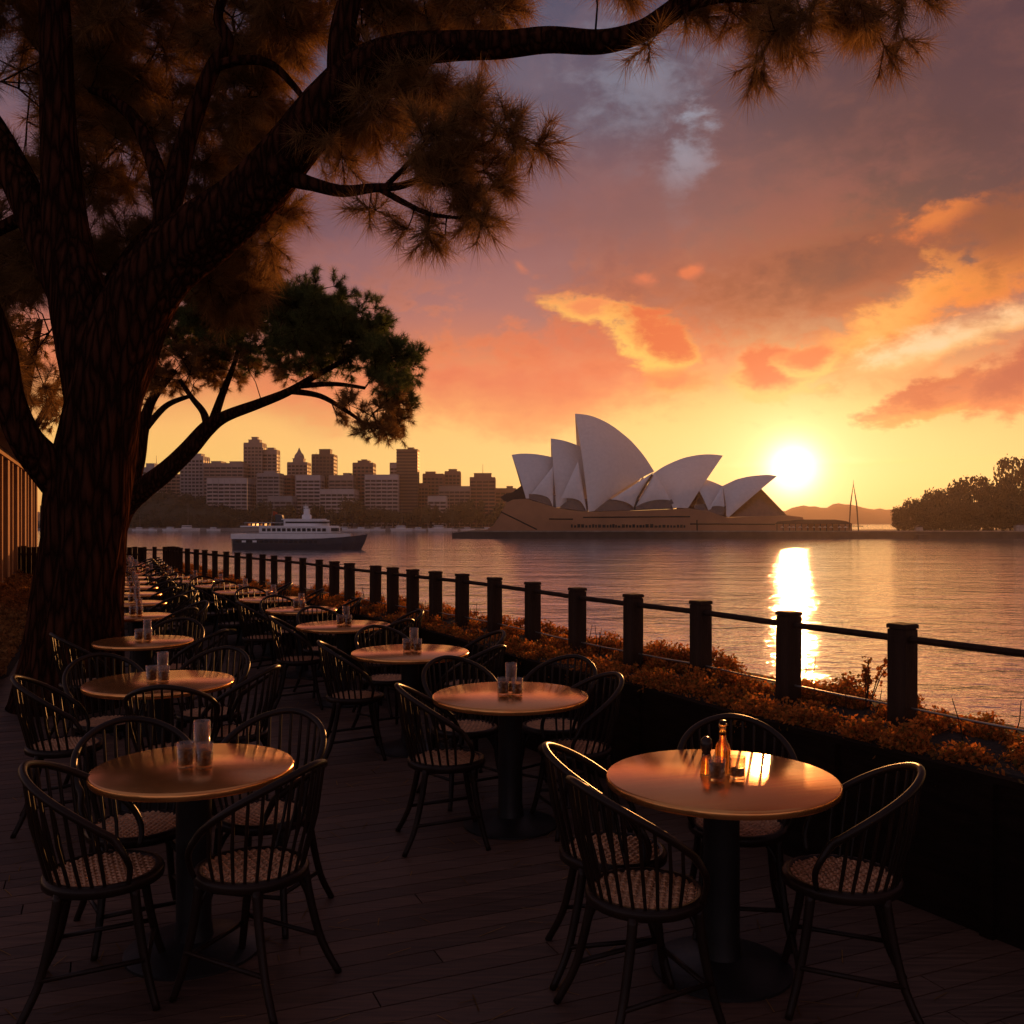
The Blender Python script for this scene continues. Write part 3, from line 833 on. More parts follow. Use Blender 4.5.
# ---- trees of the right bank
bank = crown_protos(5, 0.045, 2600, M_leafd, 0.2)
ORDS = ["first", "second", "third", "fourth", "fifth", "sixth", "seventh", "eighth", "ninth", "tenth", "eleventh", "twelfth", "thirteenth", "fourteenth", "fifteenth"]
back_trees = [(905, 505, 26, 528), (918, 497, 30, 540), (930, 500, 26, 524), (942, 487, 38, 545), (958, 491, 34, 526), (968, 478, 50, 550), (988, 484, 44, 528),
              (1003, 474, 44, 548), (1022, 460, 56, 556), (1046, 466, 54, 540), (1072, 470, 54, 550), (1098, 464, 54, 545)]
front_trees = [(898, 513, 14, 516), (925, 508, 24, 514), (948, 503, 30, 516), (978, 500, 34, 515), (1010, 498, 36, 515), (1042, 496, 36, 516)]
for i, (px, top, w, d) in enumerate(back_trees):
    tree_at(px, 531, top, d, w, bank, "dark broad tree, %s from the left among the tall back trees on the right bank" % ORDS[i], "trees on the right bank", "broadleaf_tree")
for i, (px, top, w, d) in enumerate(front_trees):
    tree_at(px, 531, top, d, w, bank, "dark bushy tree, %s from the left among the low front trees on the right bank" % ORDS[i], "trees on the right bank", "broadleaf_tree")
for i in range(15):
    px = 899 + i * 10.5
    tree_at(px, 531.5, random.uniform(519, 523), 511 + random.uniform(0, 2.5), random.uniform(15, 20), bank, "low dark shrub, %s from the left along the quay under the bank trees" % ORDS[i], "shrubs under the bank trees", "shrub")["category"] = "shrub"
# low pale huts and kiosks between them
M_hut = mat("pale_hut", (0.42, 0.38, 0.34), 0.7, scale=0.6)
for i, (px, w, h) in enumerate([(918.5, 7, 2.4), (1019, 9, 3.4)]):
    c = P(px, 531, 509); c.z = -3.9
    t = thing("kiosk", ["small white kiosk left of the bank trees on the quay", "pale boxy kiosk under the tallest trees at the right picture edge"][i], "kiosk", c)
    g = MB(); g.box((0, 0, h / 2), (w * 0.5, 3, h)); g.build("wall", M_hut, t)
    g = MB(); g.prism([(-w * .3, -1.8, h), (w * .3, -1.8, h), (0, -1.8, h + 1.0)], [(-w * .3, 1.8, h), (w * .3, 1.8, h), (0, 1.8, h + 1.0)]); g.build("roof", M_roofdk, t)
# stone steps landing in front of the bank
g = MB(); a = P(922, 537, 502); g.box((a.x, 502, WATER_Z + 0.9), (6.4, 5, 2.6)); g.box((a.x, 500, WATER_Z + 0.4), (6.4, 2, 1.4))
tag(g.build("boat_landing", M_quay), "dark stone landing block jutting into the water before the bank", "landing")

# ================================================================== BOATS
M_white = mat("boat_white", (0.88, 0.87, 0.89), 0.35, var=0.06, scale=0.8)
M_navy = mat("boat_dark", (0.028, 0.030, 0.046), 0.35, var=0.2, scale=0.5)
M_red = mat("flag_red", (0.5, 0.10, 0.04), 0.7, scale=3)
M_rail = mat("rail_steel", (0.32, 0.30, 0.30), 0.4, metal=0.6)
def small_boat(px, py, d, L, mast, label, group):
    c = P(px, py, d); c.z = WATER_Z
    t = thing("moored_boat", label, "boat", c, random.uniform(-0.4, 0.4), group)
    g = MB(); rows = []
    for s_, wv in ((-0.5, .8), (-0.2, 1), (0.2, .9), (0.42, .45), (0.5, .04)):
        b = L * 0.17 * wv; x = s_ * L
        rows.append([(x, -b, L * .12), (x * .95, -b * .7, -0.1), (x * .95, b * .7, -0.1), (x, b, L * .12), (x, -b, L * .12)])
    g.grid(rows); g.build("hull", M_white, t)
    g = MB(); g.bbox((-0.05 * L, 0, L * .12 + L * .05), (L * .4, L * .2, L * .12), L * .02); g.build("cabin", M_white, t)
    g = MB(); g.box((-0.05 * L, 0, L * .12 + L * .06), (L * .41, L * .21, L * .035)); g.build("window_band", M_win, t)
    if mast:
        g = MB(); g.tube([(0, 0, 0), (0, 0, L * 1.25)], [.12, .06], 5); g.build("mast", M_rail, t)
for i, px in enumerate([140, 152, 171, 188, 214, 306, 345, 362, 378, 402, 419, 440, 452, 468, 488]):
    big = random.random() < 0.4
    small_boat(px, 530.5, random.uniform(868, 888), random.uniform(10, 17) * (1.3 if big else 1), i % 3 == 0, "small white boat, %s from the left of those moored along the far seawall" % ORDS[i], "small boats moored at the far seawall")

def ferry():
    d = 306.0; L = 43.5
    c = P(301, 549.5, d); c.z = WATER_Z
    t = thing("harbour_ferry", "white passenger ferry with a dark hull crossing the water, bow to the right", "ferry", c)
    u = L / 136.0
    X = lambda px: (px - 301) * u
    Z = lambda py: (549.5 - py) * u
    # hull: stations stern to bow
    st = [(-68, .78, 11.6), (-66.5, .9, 11.6), (-40, 1, 11.2), (0, 1, 11.0), (25, .96, 11.6), (45, .72, 12.8), (58, .38, 14.2), (66, .09, 15.2), (68.5, .01, 15.6)]
    B = 4.6; rows = []
    for s_, wv, top in st:
        rake = max(0, (s_ - 40) / 28) * 7
        rows.append([(s_ * u, -B * wv, top * u), ((s_ - rake * .4) * u, -B * wv * .93, top * u * .5), ((s_ - rake) * u, -B * wv * .75, -0.3), ((s_ - rake) * u, B * wv * .75, -0.3), ((s_ - rake * .4) * u, B * wv * .93, top * u * .5), (s_ * u, B * wv, top * u)])
    g = MB(); g.grid(rows); g.f.append((5, 4, 3, 2, 1, 0))
    for i in range(len(st) - 1): g.f.append((i * 6, i * 6 + 5, (i + 1) * 6 + 5, (i + 1) * 6))
    hull = g.build("hull", M_navy, t)
    g = MB(); g.box((X(296), 0, Z(536.8)), (88 * u, B * 1.93, 0.8 * u)); 
    # hull glazing strip: single panes
    for k in range(17):
        o = MB(); o.box((0, 0, 0), (3.4 * u, .12, 2.6 * u)); w = o.build("hull_window", M_win, hull); w.location = (X(240 + k * 5.0), -B * 0.985, Z(541.3))
    for k, px in enumerate((247, 258)):
        o = MB(); o.box((0, 0, 0), (4.2 * u, .16, 2.0 * u)); w = o.build("boarding_hatch", M_white, hull); w.location = (X(px), -B * 0.99, Z(541))
    # white bulwark deck with curved bow
    def slab(x0, x1, y0, y1, bm, bow=0.0, name="deck", m=M_white, taper=0.0):
        near, n = [], 10
        pts = []
        for k in range(n + 1):
            s_ = k / n; xx = x0 + (x1 - x0) * s_
            wv = 1.0
            if bow and s_ > 1 - bow: q_ = (s_ - (1 - bow)) / bow; wv = math.sqrt(max(0.02, 1 - q_ ** 2))
            pts.append((X(xx), bm * wv))
        ring = [(x, -w) for x, w in pts] + [(x, w) for x, w in reversed(pts)]
        g = MB(); sl = taper * u
        g.prism([(x - sl * (1 if i % len(pts) > n * .6 and i < len(pts) else 0) * 0, y, Z(y1)) for i, (x, y) in enumerate(ring)][::-1], [(x, y, Z(y0)) for x, y in ring][::-1])
        return g.build(name, m, t)
    slab(233.5, 352, 538.6, 533.4, B * .99, .42, "main_deck")
    slab(250, 345, 533.4, 532.6, B * .97, .40, "deck_edge", M_rail)
    cabin = slab(262, 341, 532.6, 526.8, B * .90, .22, "main_cabin")
    for k in range(13):
        o = MB(); o.box((0, 0, 0), (3.6 * u, .12, 3.0 * u)); w = o.build("cabin_window", M_win, cabin); w.location = (X(267 + k * 5.1), -B * .905, Z(529.4))
    o = MB(); o.box((0, 0, 0), (14 * u, B * 1.3, 3.0 * u)); w = o.build("bridge_window", M_win, cabin); w.location = (X(333.6), 0, Z(529.2))
    slab(243, 340, 526.8, 525.4, B * .96, .25, "upper_deck")
    slab(286, 330, 525.4, 519.4, B * .66, .35, "wheelhouse")
    o = MB(); o.box((X(309), 0, Z(522)), (42 * u, B * 1.34, 1.7 * u)); o.build("wheelhouse_window", M_win, t)
    slab(284, 327, 519.4, 518.4, B * .72, .3, "wheelhouse_roof")
    # aft open deck awning, posts
    slab(246, 286, 522.6, 521.9, B * .8, 0, "awning", M_rail)
    for px in (247, 256, 265, 274, 283):
        for sd in (-1, 1):
            g = MB(); g.tube([(X(px), sd * B * .78, Z(525.4)), (X(px), sd * B * .78, Z(522.2))], .07, 5); g.build("awning_post", M_rail, t)
    # funnel, mast with radar
    g = MB(); g.prism([(X(276), -.9, Z(525)), (X(285), -.9, Z(525)), (X(282), -.9, Z(514.5)), (X(275), -.9, Z(513.6))], [(X(276), .9, Z(525)), (X(285), .9, Z(525)), (X(282), .9, Z(514.5)), (X(275), .9, Z(513.6))]); g.build("funnel", M_navy, t)
    g = MB(); g.bbox((X(307), 0, Z(516.2)), (9 * u, 1.6, 4.6 * u), .3); g.bbox((X(307), 0, Z(511)), (6 * u, 1.2, 6 * u), .3); g.tube([(X(306), 0, Z(509)), (X(306), 0, Z(502.5))], [.2, .06], 6)
    g.box((X(306), 0, Z(506.5)), (5 * u, .3, .5)); g.build("radar_mast", M_white, t)
    g = MB(); g.tube([(X(270), 0, Z(523)), (X(272), 0, Z(510))], .06, 5); g.build("flagpole", M_rail, t)
    g = MB(); g.grid([[(X(272), .1 * math.sin(j), Z(510.5 + 4 * i / 3)) if j == 0 else (X(272 + 4.5 * j / 4), .25 * math.sin(j * 1.7), Z(510.5 + 4 * i / 3 + j * .3)) for j in range(5)] for i in range(4)]); g.build("flag", M_red, t)
    g = MB()
    for sd in (-1, 1):
        for yy in (531.2, 532.2): g.tube([(X(235), sd * B * .95, Z(yy)), (X(262), sd * B * .95, Z(yy))], .05, 4)
        for k in range(8): g.tube([(X(235 + k * 3.8), sd * B * .95, Z(533.4)), (X(235 + k * 3.8), sd * B * .95, Z(530.6))], .05, 4)
        g.tube([(X(341), sd * B * .6, Z(531.2)), (X(353), sd * B * .42, Z(532.4)), (X(364), sd * .4, Z(532.2))], .05, 4)
    g.build("railing", M_rail, t)
    # people sitting on the open deck read as a row of small seats; only the seats are built
    for k in range(9):
        g = MB(); g.box((0, 0, 0), (1.4 * u, 2.2, 2.2 * u)); g.box((-.5 * u, 0, 1.0 * u), (.4 * u, 2.2, 2.0 * u)); o = g.build("bench", M_navy if k % 3 else M_red, t); o.location = (X(247 + k * 4.2), 0, Z(524.2))
    t.rotation_euler.z = R(-4)
ferry()
# ================================================================== FENCE, PLANTER, HEDGE
from mathutils import noise as mnoise
M_post = mat("dark_timber", (0.042, 0.022, 0.014), 0.7, spec=0.12, var=0.35, scale=5, bump=0.004, bscale=30, stretch=(3, 3, 0.5))
M_wire = mat("wire_steel", (0.35, 0.30, 0.26), 0.35, metal=0.8)
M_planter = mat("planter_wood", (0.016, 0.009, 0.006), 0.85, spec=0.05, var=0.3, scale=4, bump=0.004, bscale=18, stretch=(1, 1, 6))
# posts at the measured places; beyond them finer spacing
posts = list(FL)
fence = thing("timber_fence", "long dark timber post fence with a thin top rail, between the terrace and the water", "fence", (FL[6].x, FL[6].y, 0))
FO = fence.location
def fpost(p, h, w, ang):
    g = MB(); g.bbox((0, 0, h / 2), (w, w, h), 0.008, 0)
    o = g.build("post", M_post, fence); o.location = Vector((p.x, p.y, 0)) - FO; o.rotation_euler = (R(random.uniform(-.5, .5)), R(random.uniform(-.5, .5)), ang)
    c = MB(); c.bbox((0, 0, h + 0.012), (w + 0.006, w + 0.006, 0.024), 0.006); c.build("cap", M_post, o)
def fheight(y): return FH if y < 20 else FH - (y - 20) * 0.03
for i, p in enumerate(posts):
    a = posts[max(i - 1, 0)]; b = posts[min(i + 1, len(posts) - 1)]
    fpost(p, fheight(p.y), 0.112 if p.y < 13 else 0.085, math.atan2((b - a).y, (b - a).x))
    # in-between posts on the long far segments
# in-between posts where the measured ones are far apart
for a, b in zip(posts, posts[1:]):
    n = max(1, int(round((b - a).length / (0.85 if a.y < 10 else (0.58 if a.y < 14 else 0.66)))))
    for k in range(1, n):
        q_ = a.lerp(b, k / n); fpost(q_, fheight(q_.y), 0.112 if q_.y < 13 else 0.085, math.atan2((b - a).y, (b - a).x))
for a, b in zip(posts, posts[1:]):
    za, zb = fheight(a.y) - 0.055, fheight(b.y) - 0.055
    A_, B_ = a - FO, b - FO
    g = MB(); g.tube([A_ + Vector((0, 0, za)), B_ + Vector((0, 0, zb))], 0.019, 8); g.build("top_rail", M_post, fence)
    g = MB(); mid = A_.lerp(B_, .5) + Vector((0, 0, 0.776)); g.tube([A_ + Vector((0, 0, 0.78)), mid, B_ + Vector((0, 0, 0.78))], 0.006, 6); g.build("wire", M_wire, fence)

def off_at(y): return 0.52 if y < 8 else max(0.30, 0.52 - (y - 8) * 0.03)
def side(p, i, L, d):
    a = L[max(i - 1, 0)]; b = L[min(i + 1, len(L) - 1)]; t = (b - a).normalized()
    return Vector((p.x - t.y * 0 + t.y * d * 1.0, p.y - t.x * d, 0)) if False else Vector((p.x, p.y, 0)) + Vector((t.y, -t.x, 0)) * d
PL = FL[:-1]
front_line = []
for i, p in enumerate(PL):
    t = (PL[min(i + 1, len(PL) - 1)] - PL[max(i - 1, 0)]).normalized(); nrm_ = Vector((-t.y, t.x, 0))       # to the left of travel = deck side
    front_line.append(p + nrm_ * off_at(p.y))
PH = 0.65
planter = thing("planter_wall", "long dark timber planter box running along the fence", "planter", (front_line[6].x, front_line[6].y, 0))
PO = planter.location
g = MB(); n = len(front_line); th = 0.05
ins = []
for i, p in enumerate(front_line):
    t = (front_line[min(i + 1, n - 1)] - front_line[max(i - 1, 0)]).normalized(); ins.append(p + Vector((t.y, -t.x, 0)) * th)
for L_, z0, z1 in ((front_line, 0, PH),):
    V = []
    for p, q_ in zip(front_line, ins):
        V += [p - PO + Vector((0, 0, 0.001)), p - PO + Vector((0, 0, PH)), q_ - PO + Vector((0, 0, PH)), q_ - PO + Vector((0, 0, 0.001))]
    fs = []
    for i in range(n - 1):
        for k in range(4):
            a = i * 4 + k; b = i * 4 + (k + 1) % 4; fs.append((a, b, b + 4, a + 4))
    fs += [(3, 2, 1, 0), (4 * n - 4, 4 * n - 3, 4 * n - 2, 4 * n - 1)]
    g.add(V, fs)
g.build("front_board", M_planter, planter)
for i in range(0, n - 1):
    a, b = front_line[i], front_line[i + 1]
    for z in (0.22, 0.44):
        gg = MB(); gg.tube([a - PO + Vector((0, 0, z)), b - PO + Vector((0, 0, z))], 0.004, 4)
    p = a; gg = MB(); t = (b - a).normalized(); gg.box(p - PO + Vector((-t.y, t.x, 0)) * 0.012 + Vector((0, 0, PH / 2 + .002)), (0.06, 0.03, PH), rz=math.atan2(t.y, t.x)); gg.build("batten", M_planter, planter)
gg = MB()
V = []
for i, (p, q_) in enumerate(zip(front_line, ins)):
    t = (front_line[min(i + 1, n - 1)] - front_line[max(i - 1, 0)]).normalized(); nn = Vector((-t.y, t.x, 0))
    o1 = p + nn * 0.006 - PO; o2 = q_ - nn * 0.0 - PO
    V += [o1 + Vector((0, 0, PH + .002)), o1 + Vector((0, 0, PH + .03)), o2 + Vector((0, 0, PH + .03)), o2 + Vector((0, 0, PH + .002))]
gg.add(V, fs); gg.build("cap_board", M_planter, planter)

# hedge: dark inner body, twigs and thousands of small leaves
def leaf_material(name, c, tr):
    m = bpy.data.materials.new(name); m.use_nodes = True; t = m.node_tree; b = t.nodes["Principled BSDF"]; out = t.nodes["Material Output"]
    g_ = t.nodes.new("ShaderNodeNewGeometry"); r = t.nodes.new("ShaderNodeValToRGB")
    cr = r.color_ramp; cr.elements[0].color = (*[v * 0.55 for v in c], 1); cr.elements[1].color = (*[min(1, v * 1.6) for v in c], 1)
    t.links.new(g_.outputs["Random Per Island"], r.inputs[0]); t.links.new(r.outputs[0], b.inputs["Base Color"])
    b.inputs["Roughness"].default_value = 0.6; b.inputs["Specular IOR Level"].default_value = 0.08
    tl = t.nodes.new("ShaderNodeBsdfTranslucent"); mx = t.nodes.new("ShaderNodeMixShader"); mx.inputs[0].default_value = tr
    t.links.new(r.outputs[0], tl.inputs[0]); t.links.new(b.outputs[0], mx.inputs[1]); t.links.new(tl.outputs[0], mx.inputs[2]); t.links.new(mx.outputs[0], out.inputs[0])
    return m
def two_tone(m, a, b):
    for n in m.node_tree.nodes:
        if n.type == 'VALTORGB':
            n.color_ramp.elements[0].color = (*a, 1); n.color_ramp.elements[1].color = (*b, 1)
    return m
M_hleaf = leaf_material("hedge_leaf", (0.36, 0.118, 0.034), 0.55)
two_tone(M_hleaf, (0.14, 0.095, 0.024), (0.80, 0.25, 0.055))
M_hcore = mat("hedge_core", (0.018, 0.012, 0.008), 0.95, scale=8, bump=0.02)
M_twig = mat("twig", (0.05, 0.03, 0.02), 0.9)
hedge = thing("hedge", "long low leafy hedge growing in the planter around the fence posts", "hedge", (FL[6].x, FL[6].y, 0))
HOx = hedge.location
cs, rs = [], []; core = []
Ltot = 0
for i, (a, b) in enumerate(zip(PL, PL[1:])):
    seg = (b - a).length; t = (b - a).normalized(); nn = Vector((-t.y, t.x, 0))
    k = max(2, int(seg / 0.11))
    for j in range(k):
        p = a.lerp(b, (j + random.random()) / k); w = off_at(p.y)
        for _ in range(9 if p.y < 14 else 4):
            s_ = random.uniform(-0.60, w - 0.08) if random.random() < 0.7 else random.uniform(w - 0.26, w - 0.07)
            top = 0.70 + 0.06 * mnoise.noise(Vector((p.x * 1.3, p.y * 1.3, s_ * 2))) + (0.03 if s_ < 0 else 0) - 0.06 * max(0, (s_ - w + 0.28))
            q_ = p + nn * s_; cs.append((q_.x - HOx.x, q_.y - HOx.y, top - random.uniform(0, 0.10) ** 1)); rs.append(random.uniform(0.06, 0.12))
cs = np.array(cs); rs = np.array(rs)
nearw = np.where(cs[:, 1] + HOx.y < 9, 1.0, 0.5)
wy = cs[:, 1] + HOx.y; keep = rng.random(len(cs)) < np.where(wy < 3.6, 0.15, np.where(wy < 9, 1.0, 0.55)); cs, rs = cs[keep], rs[keep]
V1, T1 = leaves(270000, cs, rs, 0.0128, 0.8, 0.3)
link("foliage", npmesh("foliage", V1, T1, M_hleaf), hedge)
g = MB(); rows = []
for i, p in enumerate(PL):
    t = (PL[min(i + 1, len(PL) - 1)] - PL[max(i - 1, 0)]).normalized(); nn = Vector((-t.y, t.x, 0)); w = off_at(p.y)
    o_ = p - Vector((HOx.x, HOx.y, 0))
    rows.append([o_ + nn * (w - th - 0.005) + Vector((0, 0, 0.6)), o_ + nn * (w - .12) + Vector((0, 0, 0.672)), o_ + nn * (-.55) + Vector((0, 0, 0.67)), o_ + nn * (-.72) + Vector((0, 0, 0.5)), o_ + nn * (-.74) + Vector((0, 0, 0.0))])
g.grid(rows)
for _ in range(90):
    i = random.randrange(4, len(PL) - 3); p = PL[i].lerp(PL[i + 1], random.random()) - Vector((HOx.x, HOx.y, 0)) + Vector((random.uniform(-.3, .5), 0, 0.66))
    q_ = p + Vector((random.uniform(-.06, .06), random.uniform(-.06, .06), random.uniform(.12, .26))); g.tube([p, p.lerp(q_, .5) + Vector((.01, 0, 0)), q_], [.004, .003, .002], 4, caps=False)
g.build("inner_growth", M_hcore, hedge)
# the tall wisp that stands over the hedge near the second post
w0 = P(866, 690, 5.45); w0.z = 0.72
wisp = thing("tall_sprig", "wispy leafy sprig sticking up above the hedge between two posts", "plant", w0)
g = MB(); tips = []
for k in range(7):
    e = Vector((random.uniform(-.14, .14), random.uniform(-.05, .05), random.uniform(.12, .26))); g.tube([(0, 0, -.1), e * 0.5 + Vector((.01, 0, .02)), e], [.004, .003, .002], 4, caps=False)
    tips += [tuple(e * f) for f in (0.55, 0.75, 0.95, 1.0)]
g.build("stem", M_twig, wisp)
V, T = leaves(150, tips, [0.035] * len(tips), 0.016, 1, 0.2); link("foliage", npmesh("foliage", V, T, M_hleaf), wisp)

# end fence across the head of the walk
ef = thing("end_fence", "dark close boarded fence closing off the far end of the terrace", "fence", (-11.6, 24.2, 0))
a = Vector((-9.35, 23.95, 0)); b = Vector((-14.2, 24.5, 0)); nbd = 34
for k in range(nbd):
    p = a.lerp(b, (k + .5) / nbd) - ef.location; g = MB(); hh = 1.10 + random.uniform(-.02, .02)
    g.bbox(p + Vector((0, 0, hh / 2)), (0.128, 0.03, hh), .004, math.atan2((b - a).y, (b - a).x)); g.build("board", M_post, ef)
g = MB(); A_, B_ = a - ef.location, b - ef.location; off = Vector((0, .03, 0)); g.tube([A_ + off + Vector((0, 0, .9)), B_ + off + Vector((0, 0, .9))], .025, 6); g.build("rail", M_post, ef)

# ================================================================== LEFT BED AND PAVILION
def lineX(x0, d): return x0 - 0.438 * d
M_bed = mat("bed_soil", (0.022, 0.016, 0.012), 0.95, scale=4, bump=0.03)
g = MB(); rows = []
for k in range(44):
    d = 0.5 + k * 0.78
    rows.append([(lineX(-0.98, d) - (0.25 if 8 < d < 10 else 0), d, -0.06), (lineX(-1.05, d) - (0.25 if 8 < d < 10 else 0), d, 0.10), (lineX(-1.5, d), d, 0.2 + 0.03 * math.sin(d)), (lineX(-2.10, d), d, 0.34), (lineX(-2.9, d), d, 0.34), (lineX(-8, d), d, 0.2), (lineX(-30, d), d, 0.1)])
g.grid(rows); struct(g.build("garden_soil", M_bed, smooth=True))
M_gleaf = leaf_material("groundcover_leaf", (0.34, 0.16, 0.05), 0.45)
nL = 30000
d = 3.5 + 25 * rng.random(nL) ** 1.3; f_ = rng.random(nL)
X_ = -1.02 - 1.05 * f_ - 0.438 * d; Z_ = 0.13 + 0.26 * f_ + 0.05 * np.sin(d * 5) * np.sin(f_ * 9 + d) + rng.random(nL) * 0.07
c_ = np.stack([X_, d, Z_], 1); A_ = rng.normal(size=(nL, 3)); A_ /= np.linalg.norm(A_, axis=1)[:, None]
B_ = np.cross(A_, rng.normal(size=(nL, 3))); B_ /= np.linalg.norm(B_, axis=1)[:, None]
s_ = (0.022 + 0.03 * rng.random(nL))[:, None]
V = np.stack([c_ - A_ * s_, c_ - B_ * s_ * .6, c_ + A_ * s_, c_ + B_ * s_ * .6], 1).reshape(-1, 3)
tag(link("groundcover", npmesh("groundcover", V, np.arange(4 * nL).reshape(nL, 4), M_gleaf)), None, None, None, "stuff")

M_fin = mat("warm_cladding", (0.44, 0.22, 0.10), 0.7, spec=0.1, var=0.12, scale=3, bump=0.002, bscale=30)
M_pane = mat("dark_pane", (0.015, 0.012, 0.012), 0.12, spec=0.8)
M_plinth = mat("plinth_render", (0.30, 0.17, 0.11), 0.8, scale=3)
pv = thing("garden_pavilion", "low pavilion wall of upright pale fins and dark glass beside the big tree", "building", (lineX(-2.2, 15), 15, 0), math.atan2(1.0, -0.438))
LEN = 19.0
g = MB(); g.box((LEN / 2, 0.02, 0.21), (LEN, 0.30, 0.46)); g.build("plinth", M_plinth, pv)
g = MB(); g.box((LEN / 2, 2.0, 1.9), (LEN, 3.6, 3.0)); g.build("wall", M_pane, pv)
g = MB(); g.box((LEN / 2, 1.55, 3.42), (LEN + 0.6, 5.0, 0.26)); g.build("roof", M_roofdk, pv)
g = MB(); g.box((LEN / 2, 0.0, 3.22), (LEN, 0.34, 0.14)); g.build("fascia", M_fin, pv)
k = 0; x = 0.3
while x < LEN:
    g = MB(); g.bbox((0, 0, 1.36), (0.5 if k % 2 else 0.22, 0.26, 2.72), 0.01); o = g.build("fin", M_fin, pv); o.location = (x, 0, 0.44)
    x += 1.15 if k % 2 else 1.6; k += 1

# ================================================================== TREES OF THE TERRACE
def bark_material():
    m, t, b = principled("pine_bark")
    tcn = t.nodes.new("ShaderNodeTexCoord"); mp = t.nodes.new("ShaderNodeMapping"); mp.inputs["Scale"].default_value = (16, 16, 2.6)
    t.links.new(tcn.outputs["Object"], mp.inputs[0])
    n = t.nodes.new("ShaderNodeTexNoise"); n.inputs["Scale"].default_value = 1; n.inputs["Detail"].default_value = 6; n.inputs["Distortion"].default_value = 0.6
    v = t.nodes.new("ShaderNodeTexVoronoi"); v.feature = 'DISTANCE_TO_EDGE'; v.inputs["Scale"].default_value = 0.9
    ad = t.nodes.new("ShaderNodeVectorMath"); ad.operation = 'ADD'; t.links.new(mp.outputs[0], n.inputs["Vector"]); t.links.new(mp.outputs[0], ad.inputs[0]); t.links.new(n.outputs["Color"], ad.inputs[1])
    t.links.new(ad.outputs[0], v.inputs["Vector"])
    r = t.nodes.new("ShaderNodeValToRGB"); r.color_ramp.elements[0].color = (0.014, 0.006, 0.004, 1); r.color_ramp.elements[1].position = 0.35; r.color_ramp.elements[1].color = (0.085, 0.030, 0.016, 1)
    t.links.new(v.outputs["Distance"], r.inputs[0]); t.links.new(r.outputs[0], b.inputs["Base Color"]); b.inputs["Roughness"].default_value = 0.9; b.inputs["Specular IOR Level"].default_value = 0.06
    mm = t.nodes.new("ShaderNodeMath"); mm.operation = 'MULTIPLY_ADD'; mm.inputs[1].default_value = 0.35; t.links.new(n.outputs["Fac"], mm.inputs[0]); t.links.new(v.outputs["Distance"], mm.inputs[2])
    bp = t.nodes.new("ShaderNodeBump"); bp.inputs["Distance"].default_value = 0.07; bp.inputs["Strength"].default_value = 1; t.links.new(mm.outputs[0], bp.inputs["Height"])
    df = t.nodes.new("ShaderNodeBsdfDiffuse"); t.links.new(r.outputs[0], df.inputs["Color"]); t.links.new(bp.outputs[0], df.inputs["Normal"]); t.links.new(df.outputs[0], t.nodes["Material Output"].inputs["Surface"])
    return m
M_bark = bark_material()
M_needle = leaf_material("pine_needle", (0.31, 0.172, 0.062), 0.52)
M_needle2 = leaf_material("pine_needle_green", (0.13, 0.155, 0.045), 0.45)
def wobf(amp, fr):
    def f(i, k, p):
        a = k * 0.9
        return 1 + amp * mnoise.noise(Vector((math.cos(a * 0.26) * 2.2 + p.x, math.sin(a * 0.26) * 2.2 + p.y, p.z * fr))) + amp * 0.35 * mnoise.noise(Vector((a * 1.3, p.z * 1.2, 3)))
    return f
